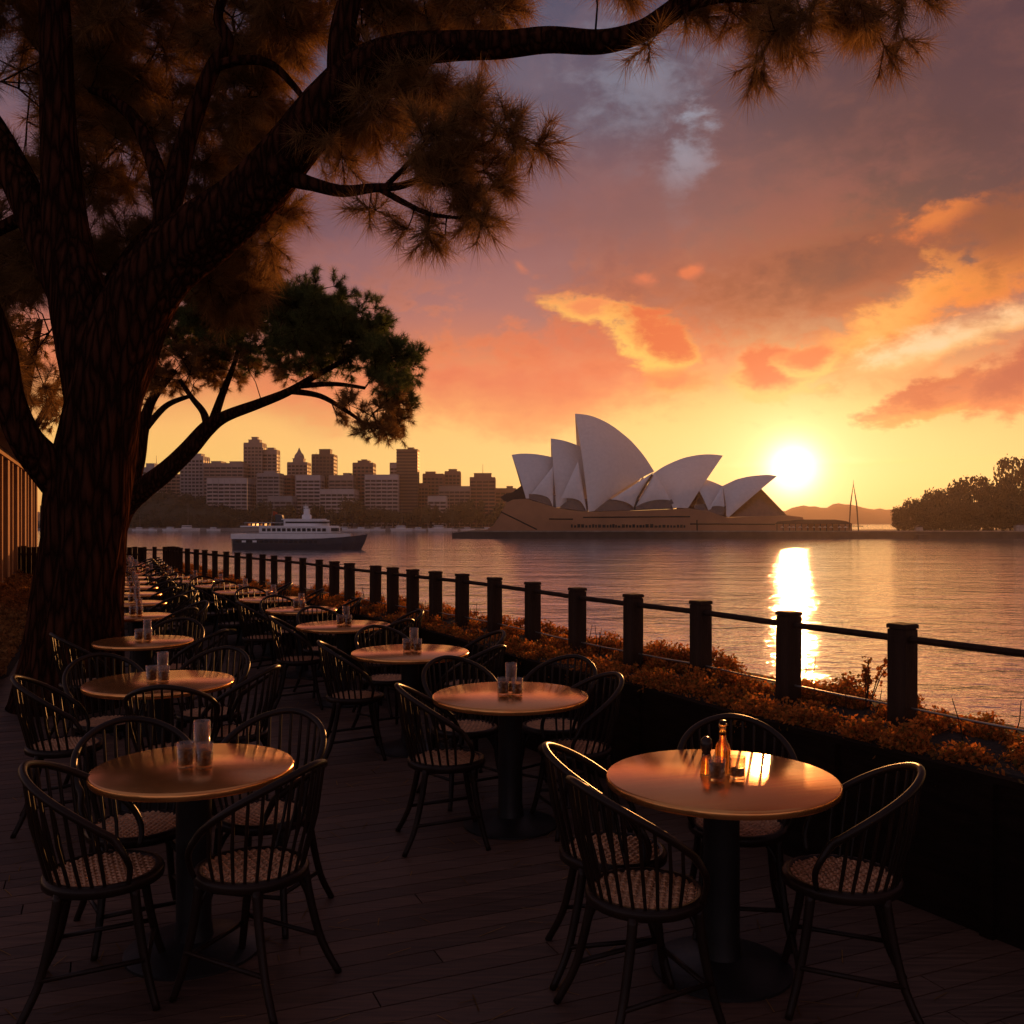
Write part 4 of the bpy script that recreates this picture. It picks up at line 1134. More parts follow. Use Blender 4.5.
class Tree:
    def __init__(s, name, label, base):
        s.root = thing(name, label, "tree", base); s.o = Vector(base); s.nodes = []; s.tw = MB(); s.tufts = []
    def limb(s, px, name="limb", seg=14, n=8, wob=0.07, fr=1.6):
        pts = [P(x, y, d) - s.o for x, y, d, r in px]; rad = [r / F * d for x, y, d, r in px]
        p, r = spline(pts, rad, n); g = MB(); g.tube(p, r, seg, wob=wobf(wob, fr)); s.nodes += p
        return g.build(name, M_bark, s.root, smooth=True)
    def cluster(s, px, py, d, rx, ry, count, rd=None, per=9, hub_r=0.34, up=0.35, twig=0.006):
        c = P(px, py, d) - s.o; ax, az_ = rx / F * d, ry / F * d; ay = rd if rd else max(ax, az_) * 0.8
        for _ in range(max(1, count // per)):
            u = rng.normal(size=3); u /= np.linalg.norm(u); q = rng.random() ** 0.45
            h = c + Vector((u[0] * ax * q, u[1] * ay * q, u[2] * az_ * q))
            near = min(s.nodes, key=lambda n_: (n_ - h).length_squared + 0.0)
            mid = near.lerp(h, 0.5) + Vector((random.uniform(-.12, .12), random.uniform(-.12, .12), random.uniform(-.02, .16))) * min(1, (h - near).length)
            L = (h - near).length
            s.tw.tube([near, mid, h], [twig * 1.2 + 0.007 * L, twig + 0.004 * L, twig], 5, caps=False)
            s.nodes.append(mid); 
            out = (h - near).normalized()
            for k in range(per):
                dr = Vector(rng.normal(size=3)).normalized() + out * 0.7 + Vector((0, 0, up)); dr.normalize()
                e = h + dr * hub_r * random.uniform(0.35, 1.0)
                s.tw.tube([h, h.lerp(e, .55) + Vector((0, 0, -.02)), e], [twig, twig * .8, twig * .5], 3, caps=False)
                s.tufts.append((*e, *dr))
    def needles(s, K, L, wd, m, bias=0.75):
        tf = np.array(s.tufts); n = len(tf)
        c = np.repeat(tf[:, :3], K, 0); u = np.repeat(tf[:, 3:], K, 0)
        r = rng.normal(size=c.shape); r /= np.linalg.norm(r, axis=1)[:, None]
        v = u * bias + r; v /= np.linalg.norm(v, axis=1)[:, None]
        ln = L * (0.55 + 0.45 * rng.random(len(c)))[:, None]
        b = c + u * (rng.random(len(c))[:, None] - 0.75) * L * 0.75
        tip = b + v * ln; tip[:, 2] -= 0.10 * ln[:, 0]
        w = np.cross(v, rng.normal(size=c.shape)); w /= np.linalg.norm(w, axis=1)[:, None]; w *= wd
        V = np.stack([b - w, b + w, tip], 1).reshape(-1, 3)
        link("crown", npmesh("crown", V, np.arange(len(V)).reshape(-1, 3), m), s.root)
        if s.tw.v: s.tw.build("twigs", M_bark, s.root, smooth=True)

T1_ = Tree("leaning_pine", "huge old pine with a thick furrowed trunk and long limb reaching over the terrace", P(74, 705, 9.0))
T1_.limb([(70, 722, 9.0, 65.5), (71, 700, 9.0, 55.4), (74, 660, 9.0, 47.0), (78, 600, 9.0, 42.0), (84, 540, 9.0, 39.5), (90, 480, 9.0, 39.5), (98, 430, 9.0, 37.8), (106, 390, 9.0, 36.1), (118, 350, 9.0, 37.0), (134, 310, 9.0, 35.3), (165, 266, 8.95, 31.9),
          (205, 232, 8.9, 31.1), (250, 196, 8.8, 27.7), (290, 150, 8.7, 25.2), (325, 106, 8.6, 24.4), (358, 72, 8.5, 21.0), (400, 52, 8.4, 16.8), (450, 46, 8.3, 14.3), (500, 45, 8.2, 13.0), (548, 40, 8.1, 12.2), (600, 42, 8.05, 11.3), (640, 32, 8.0, 10.5),
          (668, 14, 8.0, 10.1), (692, -4, 8.0, 9.2), (740, -22, 8.0, 7.6), (800, -14, 8.0, 5.2), (850, 2, 8.0, 3.8), (885, 14, 8.0, 2.8)], "trunk", 40, 9, 0.10, 1.3)
T1_.limb([(104, 410, 9.05, 34), (92, 350, 9.1, 34), (78, 295, 9.15, 28), (66, 230, 9.2, 23), (60, 160, 9.2, 18), (57, 90, 9.2, 16), (55, 20, 9.2, 15), (52, -60, 9.2, 12)], seg=24)
T1_.limb([(82, 320, 9.15, 22), (45, 240, 9.3, 19), (18, 180, 9.4, 17), (-8, 130, 9.5, 15), (-50, 70, 9.6, 11)], seg=18)
T1_.limb([(345, 95, 8.55, 17), (342, 62, 8.5, 15), (343, 30, 8.5, 13), (352, -5, 8.5, 11), (372, -50, 8.5, 8)], seg=16)
T1_.limb([(168, 262, 8.95, 20), (166, 222, 9.0, 13), (176, 180, 9.0, 11), (186, 140, 9.05, 10), (200, 100, 9.1, 8.5), (214, 66, 9.1, 7.5), (228, 42, 9.1, 6), (218, 16, 9.1, 5), (230, -20, 9.1, 4)], seg=12)
T1_.limb([(212, 68, 9.1, 5.5), (240, 60, 9.0, 5), (270, 64, 9.0, 4.2), (292, 84, 9.0, 3.4), (306, 102, 9.0, 2.4)], seg=9)
T1_.limb([(166, 216, 9.0, 11), (156, 168, 9.2, 8.5), (136, 122, 9.4, 7), (110, 98, 9.5, 5), (90, 90, 9.6, 3)], seg=10)
T1_.limb([(286, 176, 8.72, 10), (312, 184, 8.6, 7), (342, 191, 8.5, 6), (372, 188, 8.4, 4.6), (400, 186, 8.35, 3.6), (425, 176, 8.3, 3), (455, 158, 8.3, 2.4), (490, 142, 8.25, 2)], seg=10)
T1_.limb([(378, 188, 8.4, 3.5), (405, 203, 8.35, 3), (430, 214, 8.3, 2.3), (460, 218, 8.3, 1.6)], seg=8)
T1_.limb([(385, 187, 8.4, 3), (412, 160, 8.4, 2.6), (430, 140, 8.4, 2)], seg=8)
T1_.limb([(84, 500, 9.0, 28), (52, 470, 8.8, 21), (26, 440, 8.6, 16), (10, 400, 8.5, 14), (2, 350, 8.4, 13), (-14, 300, 8.3, 11), (-40, 240, 8.2, 9)], seg=20)
T1_.limb([(86, 330, 9.2, 10), (120, 270, 9.6, 8), (150, 232, 9.8, 6), (180, 215, 10.0, 4)], seg=10)
T1_.limb([(30, 215, 9.4, 8), (-5, 232, 9.6, 6), (-40, 260, 9.8, 4)], seg=9)
T1_.limb([(640, 30, 8.0, 6), (690, 6, 7.9, 5), (735, -2, 7.8, 4), (780, 8, 7.8, 3), (815, 20, 7.8, 2)], seg=8)
for a in [(50, 30, 10.2, 140, 80, 230), (190, 50, 10.3, 120, 80, 250), (300, 20, 9.6, 90, 48, 150), (110, 150, 10.8, 110, 80, 260), (245, 130, 10.4, 85, 62, 170), (30, 220, 10.6, 80, 80, 190),
          (215, 225, 11.0, 80, 52, 170), (140, 275, 11.5, 100, 50, 190), (20, 330, 11.0, 60, 80, 110), (410, 20, 8.9, 80, 34, 120), (488, 8, 8.6, 45, 20, 34), (60, -80, 9.6, 200, 70, 160), (330, -90, 9.0, 190, 60, 130),
          (414, 92, 8.7, 54, 26, 72), (360, 130, 8.8, 40, 34, 50), (240, 290, 11.6, 45, 30, 54)]:
    T1_.cluster(*a[:5], int(a[5] * 1.75))
for a in [(438, 148, 8.35, 34, 28, 40), (478, 130, 8.3, 34, 22, 28), (520, 136, 8.3, 18, 22, 14), (470, 182, 8.35, 40, 22, 30), (428, 222, 8.3, 28, 12, 14), (482, 214, 8.3, 20, 20, 14), (372, 200, 8.4, 22, 10, 6)]:
    T1_.cluster(*a[:5], int(a[5] * 1.7), rd=0.35, per=4, hub_r=0.22)
for a in [(740, 0, 7.9, 40, 24, 24), (790, 18, 7.8, 34, 26, 26), (845, 8, 7.9, 44, 26, 30), (892, 20, 8.0, 28, 28, 20), (770, 44, 7.8, 20, 14, 8), (650, 44, 8.0, 14, 6, 4), (592, -6, 8.0, 18, 8, 6), (690, 8, 8.0, 24, 10, 8), (640, -14, 8.0, 60, 12, 12)]:
    T1_.cluster(*a[:5], int(a[5] * 1.6), rd=0.4, per=4, hub_r=0.22, up=-0.1)
T1_.needles(110, 0.30, 0.0024, M_needle, 1.0)

T2_ = Tree("umbrella_pine", "smaller dark green umbrella pine with a flat rounded crown behind the big trunk", P(100, 618, 16.5))
T2_.limb([(100, 625, 16.5, 20), (102, 580, 16.5, 17), (108, 545, 16.5, 14), (122, 510, 16.5, 12), (142, 490, 16.4, 11), (165, 472, 16.3, 10), (188, 450, 16.2, 9), (208, 428, 16.1, 8), (226, 416, 16.0, 6), (258, 404, 15.9, 5), (288, 392, 15.8, 4.2), (315, 376, 15.7, 3.2), (345, 360, 15.6, 2.2)], "trunk", 16, 8, 0.08)
T2_.limb([(104, 570, 16.5, 12), (118, 520, 16.8, 9), (136, 470, 17, 7), (143, 430, 17, 6), (152, 400, 17, 4.5), (175, 370, 17, 3)], seg=10)
T2_.limb([(144, 430, 17, 4), (166, 406, 17, 3), (190, 396, 17, 2)], seg=8)
T2_.limb([(208, 428, 16.1, 5), (203, 412, 16.2, 3.4), (192, 398, 16.3, 2.6), (180, 380, 16.4, 2)], seg=8)
T2_.limb([(212, 424, 16.1, 5), (222, 395, 16.4, 3.6), (232, 370, 16.6, 2.6), (240, 345, 16.8, 2)], seg=8)
T2_.limb([(290, 391, 15.8, 3.4), (320, 396, 15.7, 2.6), (345, 410, 15.6, 2), (365, 424, 15.5, 1.5)], seg=8)
T2_.limb([(300, 386, 15.8, 3), (335, 384, 15.7, 2.2), (365, 388, 15.6, 1.6)], seg=8)
for a in [(265, 318, 16.6, 85, 30, 330), (190, 318, 17, 70, 36, 250), (335, 332, 16.2, 62, 32, 250), (383, 362, 15.8, 36, 30, 150), (150, 345, 17.2, 48, 36, 130), (396, 398, 15.6, 20, 22, 54), (382, 428, 15.5, 22, 11, 40),
          (240, 292, 16.8, 55, 16, 100), (325, 303, 16.3, 45, 14, 80), (350, 408, 15.6, 36, 14, 18), (200, 370, 17, 70, 16, 40), (300, 352, 16.2, 80, 14, 60), (215, 362, 16.9, 70, 20, 120), (305, 368, 16.1, 60, 14, 50), (170, 385, 17, 34, 16, 40), (120, 385, 17.4, 40, 24, 50)]:
    T2_.cluster(*a[:5], int(a[5] * 3.2), rd=1.3, per=8, hub_r=0.24, up=0.6, twig=0.005)
allt = T2_.tufts; tw_ = T2_.tw
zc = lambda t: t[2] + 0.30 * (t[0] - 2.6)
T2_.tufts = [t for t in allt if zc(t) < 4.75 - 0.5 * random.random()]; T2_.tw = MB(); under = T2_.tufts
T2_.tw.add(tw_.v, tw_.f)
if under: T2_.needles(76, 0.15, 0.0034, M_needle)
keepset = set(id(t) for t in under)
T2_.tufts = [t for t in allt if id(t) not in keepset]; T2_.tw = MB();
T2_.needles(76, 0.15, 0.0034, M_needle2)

T3_ = Tree("shaded_tree", "dark leafy tree rising behind the pavilion, left of the big trunk", P(20, 570, 33))
T3_.limb([(22, 575, 33, 9), (24, 500, 33, 8), (20, 430, 33, 6), (30, 370, 33, 4), (40, 320, 33, 3)], "trunk", 12, 6)
T3_.limb([(22, 450, 33, 4), (45, 410, 33, 3), (60, 380, 33, 2)], seg=8)
for a in [(40, 330, 33, 60, 50, 110), (15, 390, 33, 50, 50, 110), (62, 410, 33, 32, 34, 70), (-20, 440, 34, 40, 40, 60), (40, 440, 34, 30, 20, 40)]:
    T3_.cluster(*a, rd=2.2, per=8, hub_r=0.6, up=0.3, twig=0.012)
T3_.needles(60, 0.30, 0.016, M_needle)

# fallen needles on the boards
nF = 1300
sd = rng.random(nF) * 13 + 1.5; ac = rng.random(nF) * 5.5 - 2.6
cx = ROW.x * sd + ACR.x * ac; cyy = ROW.y * sd + ACR.y * ac; an = rng.random(nF) * 6.283; ln = 0.025 + 0.05 * rng.random(nF)
c_ = np.stack([cx, cyy, np.full(nF, 0.0035)], 1); u_ = np.stack([np.cos(an), np.sin(an), np.zeros(nF)], 1) * ln[:, None]; w_ = np.stack([-np.sin(an), np.cos(an), np.zeros(nF)], 1) * 0.0022
V = np.stack([c_ - u_ - w_, c_ - u_ + w_, c_ + u_ + w_ + [0, 0, .002], c_ + u_ - w_ + [0, 0, .002]], 1).reshape(-1, 3)
tag(link("fallen_needles", npmesh("fallen_needles", V, np.arange(4 * nF).reshape(nF, 4), M_needle)), None, None, None, "stuff")
# ================================================================== TABLES, CHAIRS, GLASSES
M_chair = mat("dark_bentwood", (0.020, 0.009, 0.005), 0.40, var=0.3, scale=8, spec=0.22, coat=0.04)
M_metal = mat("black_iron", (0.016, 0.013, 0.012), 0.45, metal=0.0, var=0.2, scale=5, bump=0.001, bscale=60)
def wood_top():
    m, t, b = principled("table_wood")
    tcn = t.nodes.new("ShaderNodeTexCoord"); mp = t.nodes.new("ShaderNodeMapping"); mp.inputs["Scale"].default_value = (2.2, 40, 4)
    t.links.new(tcn.outputs["Object"], mp.inputs[0])
    n = t.nodes.new("ShaderNodeTexNoise"); n.inputs["Scale"].default_value = 1.5; n.inputs["Detail"].default_value = 7; n.inputs["Distortion"].default_value = 0.5
    t.links.new(mp.outputs[0], n.inputs["Vector"])
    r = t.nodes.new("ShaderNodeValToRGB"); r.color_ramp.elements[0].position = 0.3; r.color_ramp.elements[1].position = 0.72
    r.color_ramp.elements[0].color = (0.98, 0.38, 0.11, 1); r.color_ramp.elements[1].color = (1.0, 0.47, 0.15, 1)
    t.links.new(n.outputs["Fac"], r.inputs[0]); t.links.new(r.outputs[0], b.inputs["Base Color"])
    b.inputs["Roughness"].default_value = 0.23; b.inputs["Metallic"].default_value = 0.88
    b.inputs["Coat Weight"].default_value = 0.0; b.inputs["Coat Roughness"].default_value = 0.2
    bp = t.nodes.new("ShaderNodeBump"); bp.inputs["Distance"].default_value = 0.0006; t.links.new(n.outputs["Fac"], bp.inputs["Height"]); t.links.new(bp.outputs[0], b.inputs["Normal"])
    return m
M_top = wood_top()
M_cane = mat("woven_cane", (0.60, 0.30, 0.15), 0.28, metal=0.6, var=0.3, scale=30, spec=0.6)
def glassy(name, c, rough=0.03):
    m, t, b = principled(name); b.inputs["Base Color"].default_value = (*c, 1); b.inputs["Transmission Weight"].default_value = 1.0
    b.inputs["Roughness"].default_value = rough; b.inputs["IOR"].default_value = 1.45
    n = t.nodes.new("ShaderNodeTexNoise"); n.inputs["Scale"].default_value = 60; bp = t.nodes.new("ShaderNodeBump"); bp.inputs["Distance"].default_value = 0.0008
    tcn = t.nodes.new("ShaderNodeTexCoord"); t.links.new(tcn.outputs["Object"], n.inputs["Vector"]); t.links.new(n.outputs["Fac"], bp.inputs["Height"]); t.links.new(bp.outputs[0], b.inputs["Normal"])
    return m
def thin_glass(name, tint):
    m = bpy.data.materials.new(name); m.use_nodes = True; t = m.node_tree; out = t.nodes["Material Output"]; t.nodes.remove(t.nodes["Principled BSDF"])
    tr = t.nodes.new("ShaderNodeBsdfTransparent"); tr.inputs[0].default_value = (*tint, 1); gl = t.nodes.new("ShaderNodeBsdfGlossy"); gl.inputs["Roughness"].default_value = 0.04
    tcn = t.nodes.new("ShaderNodeTexCoord"); n = t.nodes.new("ShaderNodeTexNoise"); n.inputs["Scale"].default_value = 70; bp = t.nodes.new("ShaderNodeBump"); bp.inputs["Distance"].default_value = 0.004
    t.links.new(tcn.outputs["Object"], n.inputs["Vector"]); t.links.new(n.outputs["Fac"], bp.inputs["Height"]); t.links.new(bp.outputs[0], gl.inputs["Normal"])
    lw = t.nodes.new("ShaderNodeLayerWeight"); lw.inputs[0].default_value = 0.25; mx = t.nodes.new("ShaderNodeMixShader")
    t.links.new(lw.outputs["Facing"], mx.inputs[0]); t.links.new(tr.outputs[0], mx.inputs[1]); t.links.new(gl.outputs[0], mx.inputs[2]); t.links.new(mx.outputs[0], out.inputs[0]); return m
def drink(name, c):
    m, t, b = principled(name); out = t.nodes["Material Output"]
    tcn = t.nodes.new("ShaderNodeTexCoord"); n = t.nodes.new("ShaderNodeTexVoronoi"); n.inputs["Scale"].default_value = 55; r = t.nodes.new("ShaderNodeValToRGB")
    r.color_ramp.elements[0].color = (*c, 1); r.color_ramp.elements[1].position = 0.6; r.color_ramp.elements[1].color = (c[0] * .22, c[1] * .16, c[2] * .12, 1)
    t.links.new(tcn.outputs["Object"], n.inputs["Vector"]); t.links.new(n.outputs["Distance"], r.inputs[0]); t.links.new(r.outputs[0], b.inputs["Base Color"]); b.inputs["Roughness"].default_value = 0.2
    tl = t.nodes.new("ShaderNodeBsdfTranslucent"); t.links.new(r.outputs[0], tl.inputs[0]); mx = t.nodes.new("ShaderNodeMixShader"); mx.inputs[0].default_value = 0.7
    t.links.new(b.outputs[0], mx.inputs[1]); t.links.new(tl.outputs[0], mx.inputs[2]); t.links.new(mx.outputs[0], out.inputs[0]); return m
M_glass = glassy("clear_glass", (0.98, 0.92, 0.86)); M_amber = glassy("amber_glass", (0.95, 0.48, 0.12), 0.05); M_drink = glassy("amber_drink", (0.85, 0.36, 0.08), 0.1)
M_glass = thin_glass("clear_glass", (0.93, 0.86, 0.78)); M_drink = drink("amber_drink", (1.0, 0.52, 0.16))
M_seed = mat("spice", (0.30, 0.15, 0.06), 0.8, var=0.6, scale=90)
M_lid = mat("shaker_cap", (0.05, 0.035, 0.03), 0.3, metal=0.7)

# ---- table: top, pedestal, foot
def table_meshes(D):
    r = D / 2
    a = MB(); a.lathe([(0.0005, 0.712), (r - 0.03, 0.712), (r - 0.004, 0.718), (r, 0.726), (r, 0.741), (r - 0.003, 0.747), (r - 0.009, 0.75), (0.0005, 0.75)], 72)
    b = MB(); b.lathe([(0.052, 0.03), (0.05, 0.06), (0.045, 0.12), (0.045, 0.66), (0.055, 0.69), (0.16, 0.702), (0.16, 0.7115)], 24)
    b.v = [(x * 1.55, y * 1.55, z) for x, y, z in b.v]
    c = MB(); c.lathe([(0.27, 0.0), (0.27, 0.012), (0.24, 0.026), (0.12, 0.045), (0.06, 0.06)], 40)
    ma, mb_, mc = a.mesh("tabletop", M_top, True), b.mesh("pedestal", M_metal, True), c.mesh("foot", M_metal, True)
    for m in (ma, mb_, mc): m.set_sharp_from_angle(angle=R(38))
    return ma, mb_, mc
TMSH = {0.9: table_meshes(0.9), 0.8: table_meshes(0.8), 0.72: table_meshes(0.72)}
def table(x, y, D, label, group, rz=0.0):
    t = thing("bistro_table", label, "table", (x, y, 0), rz, group)
    for nm, me in zip(("tabletop", "pedestal", "foot"), TMSH[D]): link(nm, me, t)
    return t

# ---- chair
def chair_geometry(lod):
    out = {}
    segs = {0: 14, 1: 10, 2: 6}[lod]
    zs = 0.445
    s = MB(); n = 40 if lod < 2 else 20
    ring = [(0.192 * math.cos(2 * math.pi * k / n), 0.195 * math.sin(2 * math.pi * k / n)) for k in range(n)]
    prof = [(0, 0.014), (0.014, 0.010), (0.019, 0.0), (0.017, -0.022), (0.004, -0.030), (-0.016, -0.028), (-0.018, 0.004), (-0.012, 0.013)]
    rows = []
    for k in range(n + 1):
        x, y = ring[k % n]; L = math.hypot(x, y); ux, uy = x / L, y / L
        rows.append([(x + ux * p, y + uy * p, zs + q) for p, q in prof] + [(x + ux * prof[0][0], y + uy * prof[0][0], zs + prof[0][1])])
    s.grid(rows); out["seat"] = s
    w = MB()
    if lod < 2:
        pit = 0.0245; N_ = 96 if lod == 0 else 60; Rr = 0.190; A = 0.0095
        rows = []
        for i in range(N_ + 1):
            row = []
            for j in range(N_ + 1):
                # square mapped to a disc
                u, v = 2 * i / N_ - 1, 2 * j / N_ - 1
                x = u * math.sqrt(1 - v * v / 2) * Rr; y = v * math.sqrt(1 - u * u / 2) * Rr
                ca, sa = math.cos(.6), math.sin(.6); gx, gy = (x * ca - y * sa) / pit, (x * sa + y * ca) / pit
                ci, cj = math.floor(gx), math.floor(gy); fx, fy = gx - ci - .5, gy - cj - .5
                if (ci + cj) % 2: h = A * (1 - (2 * fx) ** 2) * (0.55 + .45 * math.cos(math.pi * fy * 1.2))
                else: h = A * (1 - (2 * fy) ** 2) * (0.55 + .45 * math.cos(math.pi * fx * 1.2))
                sag = -0.006 * (1 - (x * x + y * y) / Rr ** 2)
                row.append((x, y, zs + 0.004 + h + sag))
            rows.append(row)
        o_ = 0; m_ = N_ + 1; w.v = [p for r in rows for p in r]
        for i in range(N_):
            for j in range(N_):
                q4 = (i * m_ + j, i * m_ + j + 1, (i + 1) * m_ + j + 1, (i + 1) * m_ + j)
                hh = sum(w.v[k][2] + 0.006 * (1 - (w.v[k][0] ** 2 + w.v[k][1] ** 2) / Rr ** 2) - zs - 0.004 for k in q4) / 4
                if hh > A * 0.20: w.f.append(q4)          # open cane: daylight between the strands
    else:
        w.lathe([(0.0005, zs + 0.006), (0.19, zs + 0.006)], 20, caps=False)
    out["weave"] = w
    # wrap-around back rail
    A0 = 112
    rim = []
    for k in range(-14, 15):
        a = R(A0) * k / 14; q_ = abs(k) / 14
        rim.append(Vector((0.246 * math.sin(a), -0.030 - 0.240 * math.cos(a), 0.855 - 0.225 * q_ ** 1.7)))
    e = [Vector((0.234, 0.095, 0.575)), Vector((0.216, 0.112, 0.52)), Vector((0.196, 0.105, 0.462))]
    full = [Vector((-p.x, p.y, p.z)) for p in reversed(e)] + rim + e
    b = MB(); rd = [0.009, 0.011, 0.012] + [0.0145] * 29 + [0.012, 0.011, 0.009]
    if lod: p_, r_ = full, rd
    else: p_, r_ = spline(full, rd, 3)
    b.tube(p_, r_, segs); out["rim"] = b
    sp = []
    for k in range(17 if lod < 2 else 11):
        a = R(-98 + 196 * k / (16 if lod < 2 else 10))
        p0 = Vector((0.190 * math.sin(a), -0.193 * math.cos(a), zs + 0.008))
        f = (a / R(A0) * 14) + 14; i = int(f); p1 = rim[i].lerp(rim[min(i + 1, 28)], f - i)
        mid = p0.lerp(p1, .5) + Vector((math.sin(a), -math.cos(a), 0)) * 0.012
        g = MB(); g.tube([p0, mid, p1], [0.0066, 0.0074, 0.0066], 6 if lod < 2 else 4, caps=False); sp.append(g)
    out["spindle"] = sp
    legs = []
    for sx in (-1, 1):
        g = MB(); p, r = spline([Vector((sx * .150, .120, .43)), Vector((sx * .158, .138, .28)), Vector((sx * .176, .168, .12)), Vector((sx * .200, .200, 0))], [.0175, .0165, .0150, .0135], 4); g.tube(p, r, segs); legs.append(g)
        g = MB(); p, r = spline([Vector((sx * .150, -.130, .43)), Vector((sx * .160, -.150, .30)), Vector((sx * .180, -.190, .13)), Vector((sx * .210, -.250, 0))], [.0175, .0165, .0150, .0135], 4); g.tube(p, r, segs); legs.append(g)
    out["leg"] = legs
    br = []
    for sx in (-1, 1):          # bent arches under the seat, front pair and rear pair
        for y0, y1 in ((.150, .06), (-.165, -.06)):
            g = MB(); p, r = spline([Vector((sx * .168, y0, .205)), Vector((sx * .145, y0 * .86, .33)), Vector((sx * .10, (y0 + y1) / 2, .405)), Vector((sx * .03, y1, .425))], [.010] * 4, 4); g.tube(p, r, max(6, segs - 4)); br.append(g)
    out["brace"] = br
    st = []
    g = MB(); g.tube([(-.176, .162, .150), (.176, .162, .150)], .0095, 8); st.append(g)
    for sx in (-1, 1):
        g = MB(); g.tube([(sx * .178, .160, .175), (sx * .184, -.190, .145)], .0095, 8); st.append(g)
    out["stretcher"] = st
    return out
def make_chair(lod, label):
    G_ = chair_geometry(lod)
    t = thing("bentwood_chair", label, "chair")
    if lod == 2:
        pass
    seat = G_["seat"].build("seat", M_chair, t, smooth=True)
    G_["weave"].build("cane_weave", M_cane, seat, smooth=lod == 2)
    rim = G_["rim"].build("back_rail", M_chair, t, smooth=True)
    if lod == 2:
        g = MB()
        for x in G_["spindle"]: g.add(x.v, x.f)
        for x in G_["spindle"]: x.build("spindle", M_chair, rim, smooth=True)
    else:
        for x in G_["spindle"]: x.build("spindle", M_chair, rim, smooth=True)
    for x in G_["leg"]: x.build("leg", M_chair, t, smooth=True)
    if lod < 2:
        for x in G_["brace"]: x.build("brace", M_chair, t, smooth=True)
        for x in G_["stretcher"]: x.build("stretcher", M_chair, t, smooth=True)
    return t
def make_far_chair(label):
    G_ = chair_geometry(2); g = MB()
    for k in ("seat", "weave", "rim"): g.add(G_[k].v, G_[k].f)
    for k in ("spindle", "leg", "brace"):
        for x in G_[k]: g.add(x.v, x.f)
    o = g.build("bentwood_chair", M_chair, smooth=True); o["label"] = label; o["category"] = "chair"; return o
protos_ = {}
def chair(x, y, fx, fy, label, group, lod):
    """seat centre and the direction the sitter would face"""
    rz = math.atan2(fy, fx) - math.pi / 2
    if lod not in protos_:
        c = make_far_chair(label) if lod == 3 else make_chair(lod, label)
        c.location = (x, y, 0); c.rotation_euler = (0, 0, rz); c["group"] = group; protos_[lod] = c; return c
    return dup(protos_[lod], (x, y, 0), rz, label, None, group)

# ---- things on the tables
def tumbler(x, y, h, r, label, group, fill=0.72, m=None):
    m = M_drink
    t = thing("glass_tumbler", label, "glass", (x, y, 0.7505), random.uniform(0, 6), group)
    k = MB(); k.lathe([(0.0004, 0.0), (r * .90, 0.0), (r * .94, .003), (r, h), (r - .0022, h), (r * .90 - .0018, .012), (0.0004, .010)], 24, caps=False); k.build("glass_body", M_glass, t, smooth=True)
    if fill:
        k = MB(); k.lathe([(0.0004, 0.0125), (r * .895 - .002, .0125), (r * .93 - .002, h * fill), (0.0004, h * fill)], 20, caps=False); k.build("contents", m or M_seed, t, smooth=True)
    return t
def bottle(x, y, h, label, group):
    t = thing("glass_bottle", label, "bottle", (x, y, 0.7505), 0, group)
    k = MB(); r = 0.030
    k.lathe([(0.0004, 0), (r * .92, 0), (r, .005), (r, h * .50), (r * .86, h * .58), (r * .52, h * .70), (r * .44, h * .78), (r * .42, h * .95), (r * .52, h * .955), (r * .52, h), (0.0004, h)], 28, caps=False); k.build("glass_body", M_amber, t, smooth=True)
    k = MB(); k.lathe([(r * .40, h), (r * .40, h + .012), (.0004, h + .014)], 16); k.build("stopper", M_lid, t, smooth=True)
    return t
def shaker(x, y, label):
    t = thing("pepper_shaker", label, "shaker", (x, y, 0.7505))
    k = MB(); k.lathe([(.0004, 0), (.024, 0), (.025, .004), (.020, .055), (.018, .085), (.0004, .085)], 20, caps=False); k.build("body", M_amber, t, smooth=True)
    k = MB(); k.lathe([(.018, .085), (.016, .092), (.022, .104), (.024, .122), (.021, .140), (.010, .150), (.0004, .152)], 20); k.build("cap", M_lid, t, smooth=True)
    return t

def ang(v): return v / math.hypot(*v)
RROW, LROW = "beside the railing", "in the aisle side row near the tree"
def tops(x, y, place, near, group, D):
    """two short tumblers and a taller glass or bottle in the middle of the top"""
    sc_ = 1.0
    if near == "bottle":
        bottle(x + .012, y + .03, .200, "amber glass bottle with a tall neck on %s" % place, group)
        shaker(x - .055, y + .02, "dark capped pepper shaker left of the amber bottle on %s" % place)
        tumbler(x - .030, y - .055, .085, .034, "left short glass before the amber bottle on %s" % place, group)
        tumbler(x + .055, y - .03, .085, .032, "right short glass by the amber bottle on %s" % place, group, .45, M_drink)
    else:
        dxs = random.uniform(-.02, .02)
        tumbler(x + .005 + dxs, y + .045, .175, .034, "tall straight glass on %s" % place, group, .3, M_drink)
        tumbler(x - .040 + dxs, y - .02, .10, .035, "left short glass on %s" % place, group, .7, M_drink)
        tumbler(x + .040 + dxs, y - .03, .10, .034, "right short glass on %s" % place, group, .6, M_drink)

GT, GC, GG = "round tables of the terrace", "bentwood chairs of the terrace", "glassware on the terrace tables"
def fill(x, y, D, place, tlabel, chairs, lod, near):
    table(x, y, D, tlabel, GT, random.uniform(-.3, .3) + 0.2)
    for cx, cy_, fx, fy, pos in chairs:
        chair(cx, cy_, fx, fy, ("dark chair beside %s" % place) if "farthest" in place else "dark bentwood chair %s of %s" % (pos, place), GC, lod)
    tops(x + (0.0 if near != "bottle" else 0.0), y, place, near, GG, D)
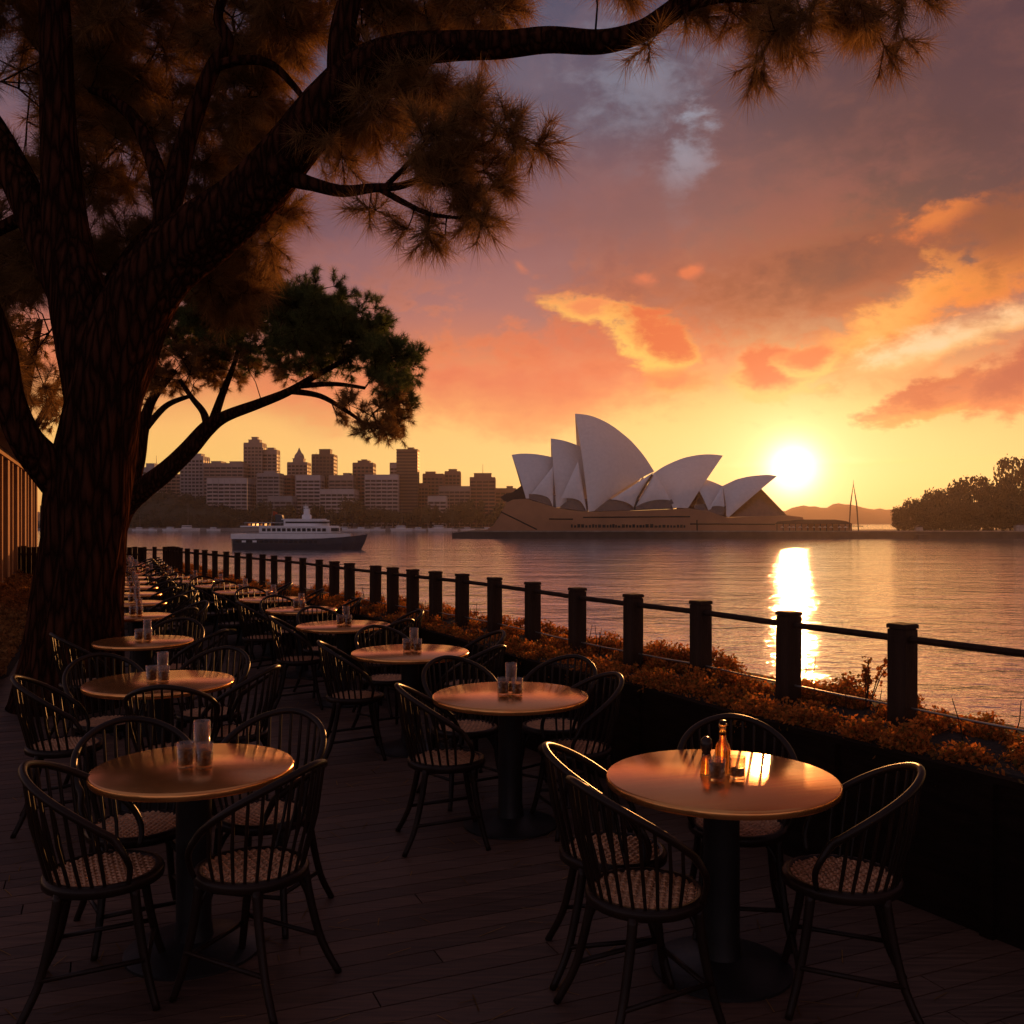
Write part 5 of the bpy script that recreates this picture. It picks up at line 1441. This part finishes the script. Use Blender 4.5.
# right-hand row, nearest first
fill(.82, 3.70, .9, "the first table beside the railing", "nearest round wooden table beside the railing, with the amber bottle on it",
     [(.47, 3.33, .93, .36, "at the near left"), (.40, 3.74, .99, .0, "at the far left"), (.97, 4.06, -.12, -1, "at the back"), (1.21, 3.47, -.97, .22, "at the right")], 0, "bottle")
fill(-.01, 5.45, .9, "the second table beside the railing", "second round wooden table from the camera in the row beside the railing",
     [(-.36, 5.18, .98, .2, "at the near left"), (-.30, 5.97, .5, -.87, "at the far left"), (.36, 5.42, -.93, -.36, "at the near right"), (.27, 6.02, -.55, -.83, "at the far right")], 0, "glasses")
fill(-.78, 7.25, .9, "the third table beside the railing", "third round wooden table from the camera in the row beside the railing",
     [(-1.17, 7.05, .97, .25, "at the near left"), (-1.03, 7.82, .55, -.83, "at the far left"), (-.33, 7.55, -.93, -.35, "at the far right"), (-.32, 6.88, -.85, .52, "at the near right")], 1, "glasses")
fill(-1.62, 9.1, .9, "the fourth table beside the railing", "fourth round wooden table from the camera in the row beside the railing",
     [(-2.0, 8.9, .97, .25, "at the near left"), (-1.92, 9.62, .6, -.8, "at the far left"), (-1.16, 9.38, -.93, -.35, "at the far right"), (-1.18, 8.72, -.85, .5, "at the near right")], 1, "glasses")
ys = [10.75, 12.2, 13.5, 14.7, 15.85, 16.95, 18.05, 19.15, 20.3, 21.4, 22.4]
for i, y in enumerate(ys):
    x = min(-1.62 - 0.468 * (y - 9.1), fence_at(y) - off_at(y) * 1.15 - 0.52)
    D = .8 if i < 3 else .72
    if i < 5:
        place = "the %s table beside the railing" % ORD[i + 4]; tl = "%s round wooden table from the camera in the row beside the railing" % ORD[i + 4]
    else:
        place = "one of the farthest tables beside the railing"; tl = "small round table, one of the farthest in the row beside the railing"
    cl = [(x - .40, y - .20, .9, .44, "at the near left" if i < 5 else "on the aisle side"), (x - .30, y + .36, .6, -.8, "at the far left" if i < 5 else "on the aisle side")]
    if i < 3: cl += [(x + .38, y + .12, -.95, -.3, "at the right")]
    fill(x, y, D, place, tl, cl, 1 if i < 1 else 3, "glasses")
# left-hand row
fill(-1.30, 3.86, .8, "the first table on the tree side", "nearest round wooden table on the left, tree side of the walk",
     [(-1.52, 3.52, .96, .28, "at the near left"), (-.98, 3.56, -.93, .36, "at the near right"), (-1.60, 4.04, .52, -.85, "at the far left"), (-1.10, 4.20, -.22, -.97, "at the far right")], 0, "glasses")
fill(-2.20, 5.90, .9, "the second table on the tree side", "second round wooden table from the camera on the tree side of the walk",
     [(-1.92, 5.36, -.12, .99, "at the near side"), (-2.60, 5.50, .93, .36, "at the near left"), (-2.62, 6.12, .6, -.8, "at the far left"), (-2.06, 6.42, -.2, -.98, "at the back"), (-1.72, 5.84, -.98, .15, "at the right")], 0, "glasses")
fill(-3.08, 7.90, .8, "the third table on the tree side", "third round wooden table from the camera on the tree side, close to the trunk",
     [(-3.42, 7.62, .8, .6, "at the near left"), (-3.02, 8.42, .05, -1, "at the back"), (-2.62, 7.78, -.97, .2, "at the right")], 1, "glasses")
ysl = [10.0, 11.6, 13.0, 14.3, 15.5, 16.7, 17.9, 19.1, 20.3, 21.5, 22.6]
for i, y in enumerate(ysl):
    x = -3.08 - 0.415 * (y - 7.9); D = .72
    if i < 4:
        place = "the %s table on the tree side" % ORD[i + 3]; tl = "%s round wooden table from the camera on the tree side of the walk" % ORD[i + 3]
    else:
        place = "one of the farthest tables on the tree side"; tl = "small round table, one of the farthest ones on the tree side of the walk"
    cl = [(x + .40, y - .18, -.93, .36, "at the near right" if i < 4 else "on the aisle side"), (x + .34, y + .34, -.75, -.66, "at the far right" if i < 4 else "on the aisle side")]
    fill(x, y, D, place, tl, cl, 1 if i < 1 else 3, "glasses")
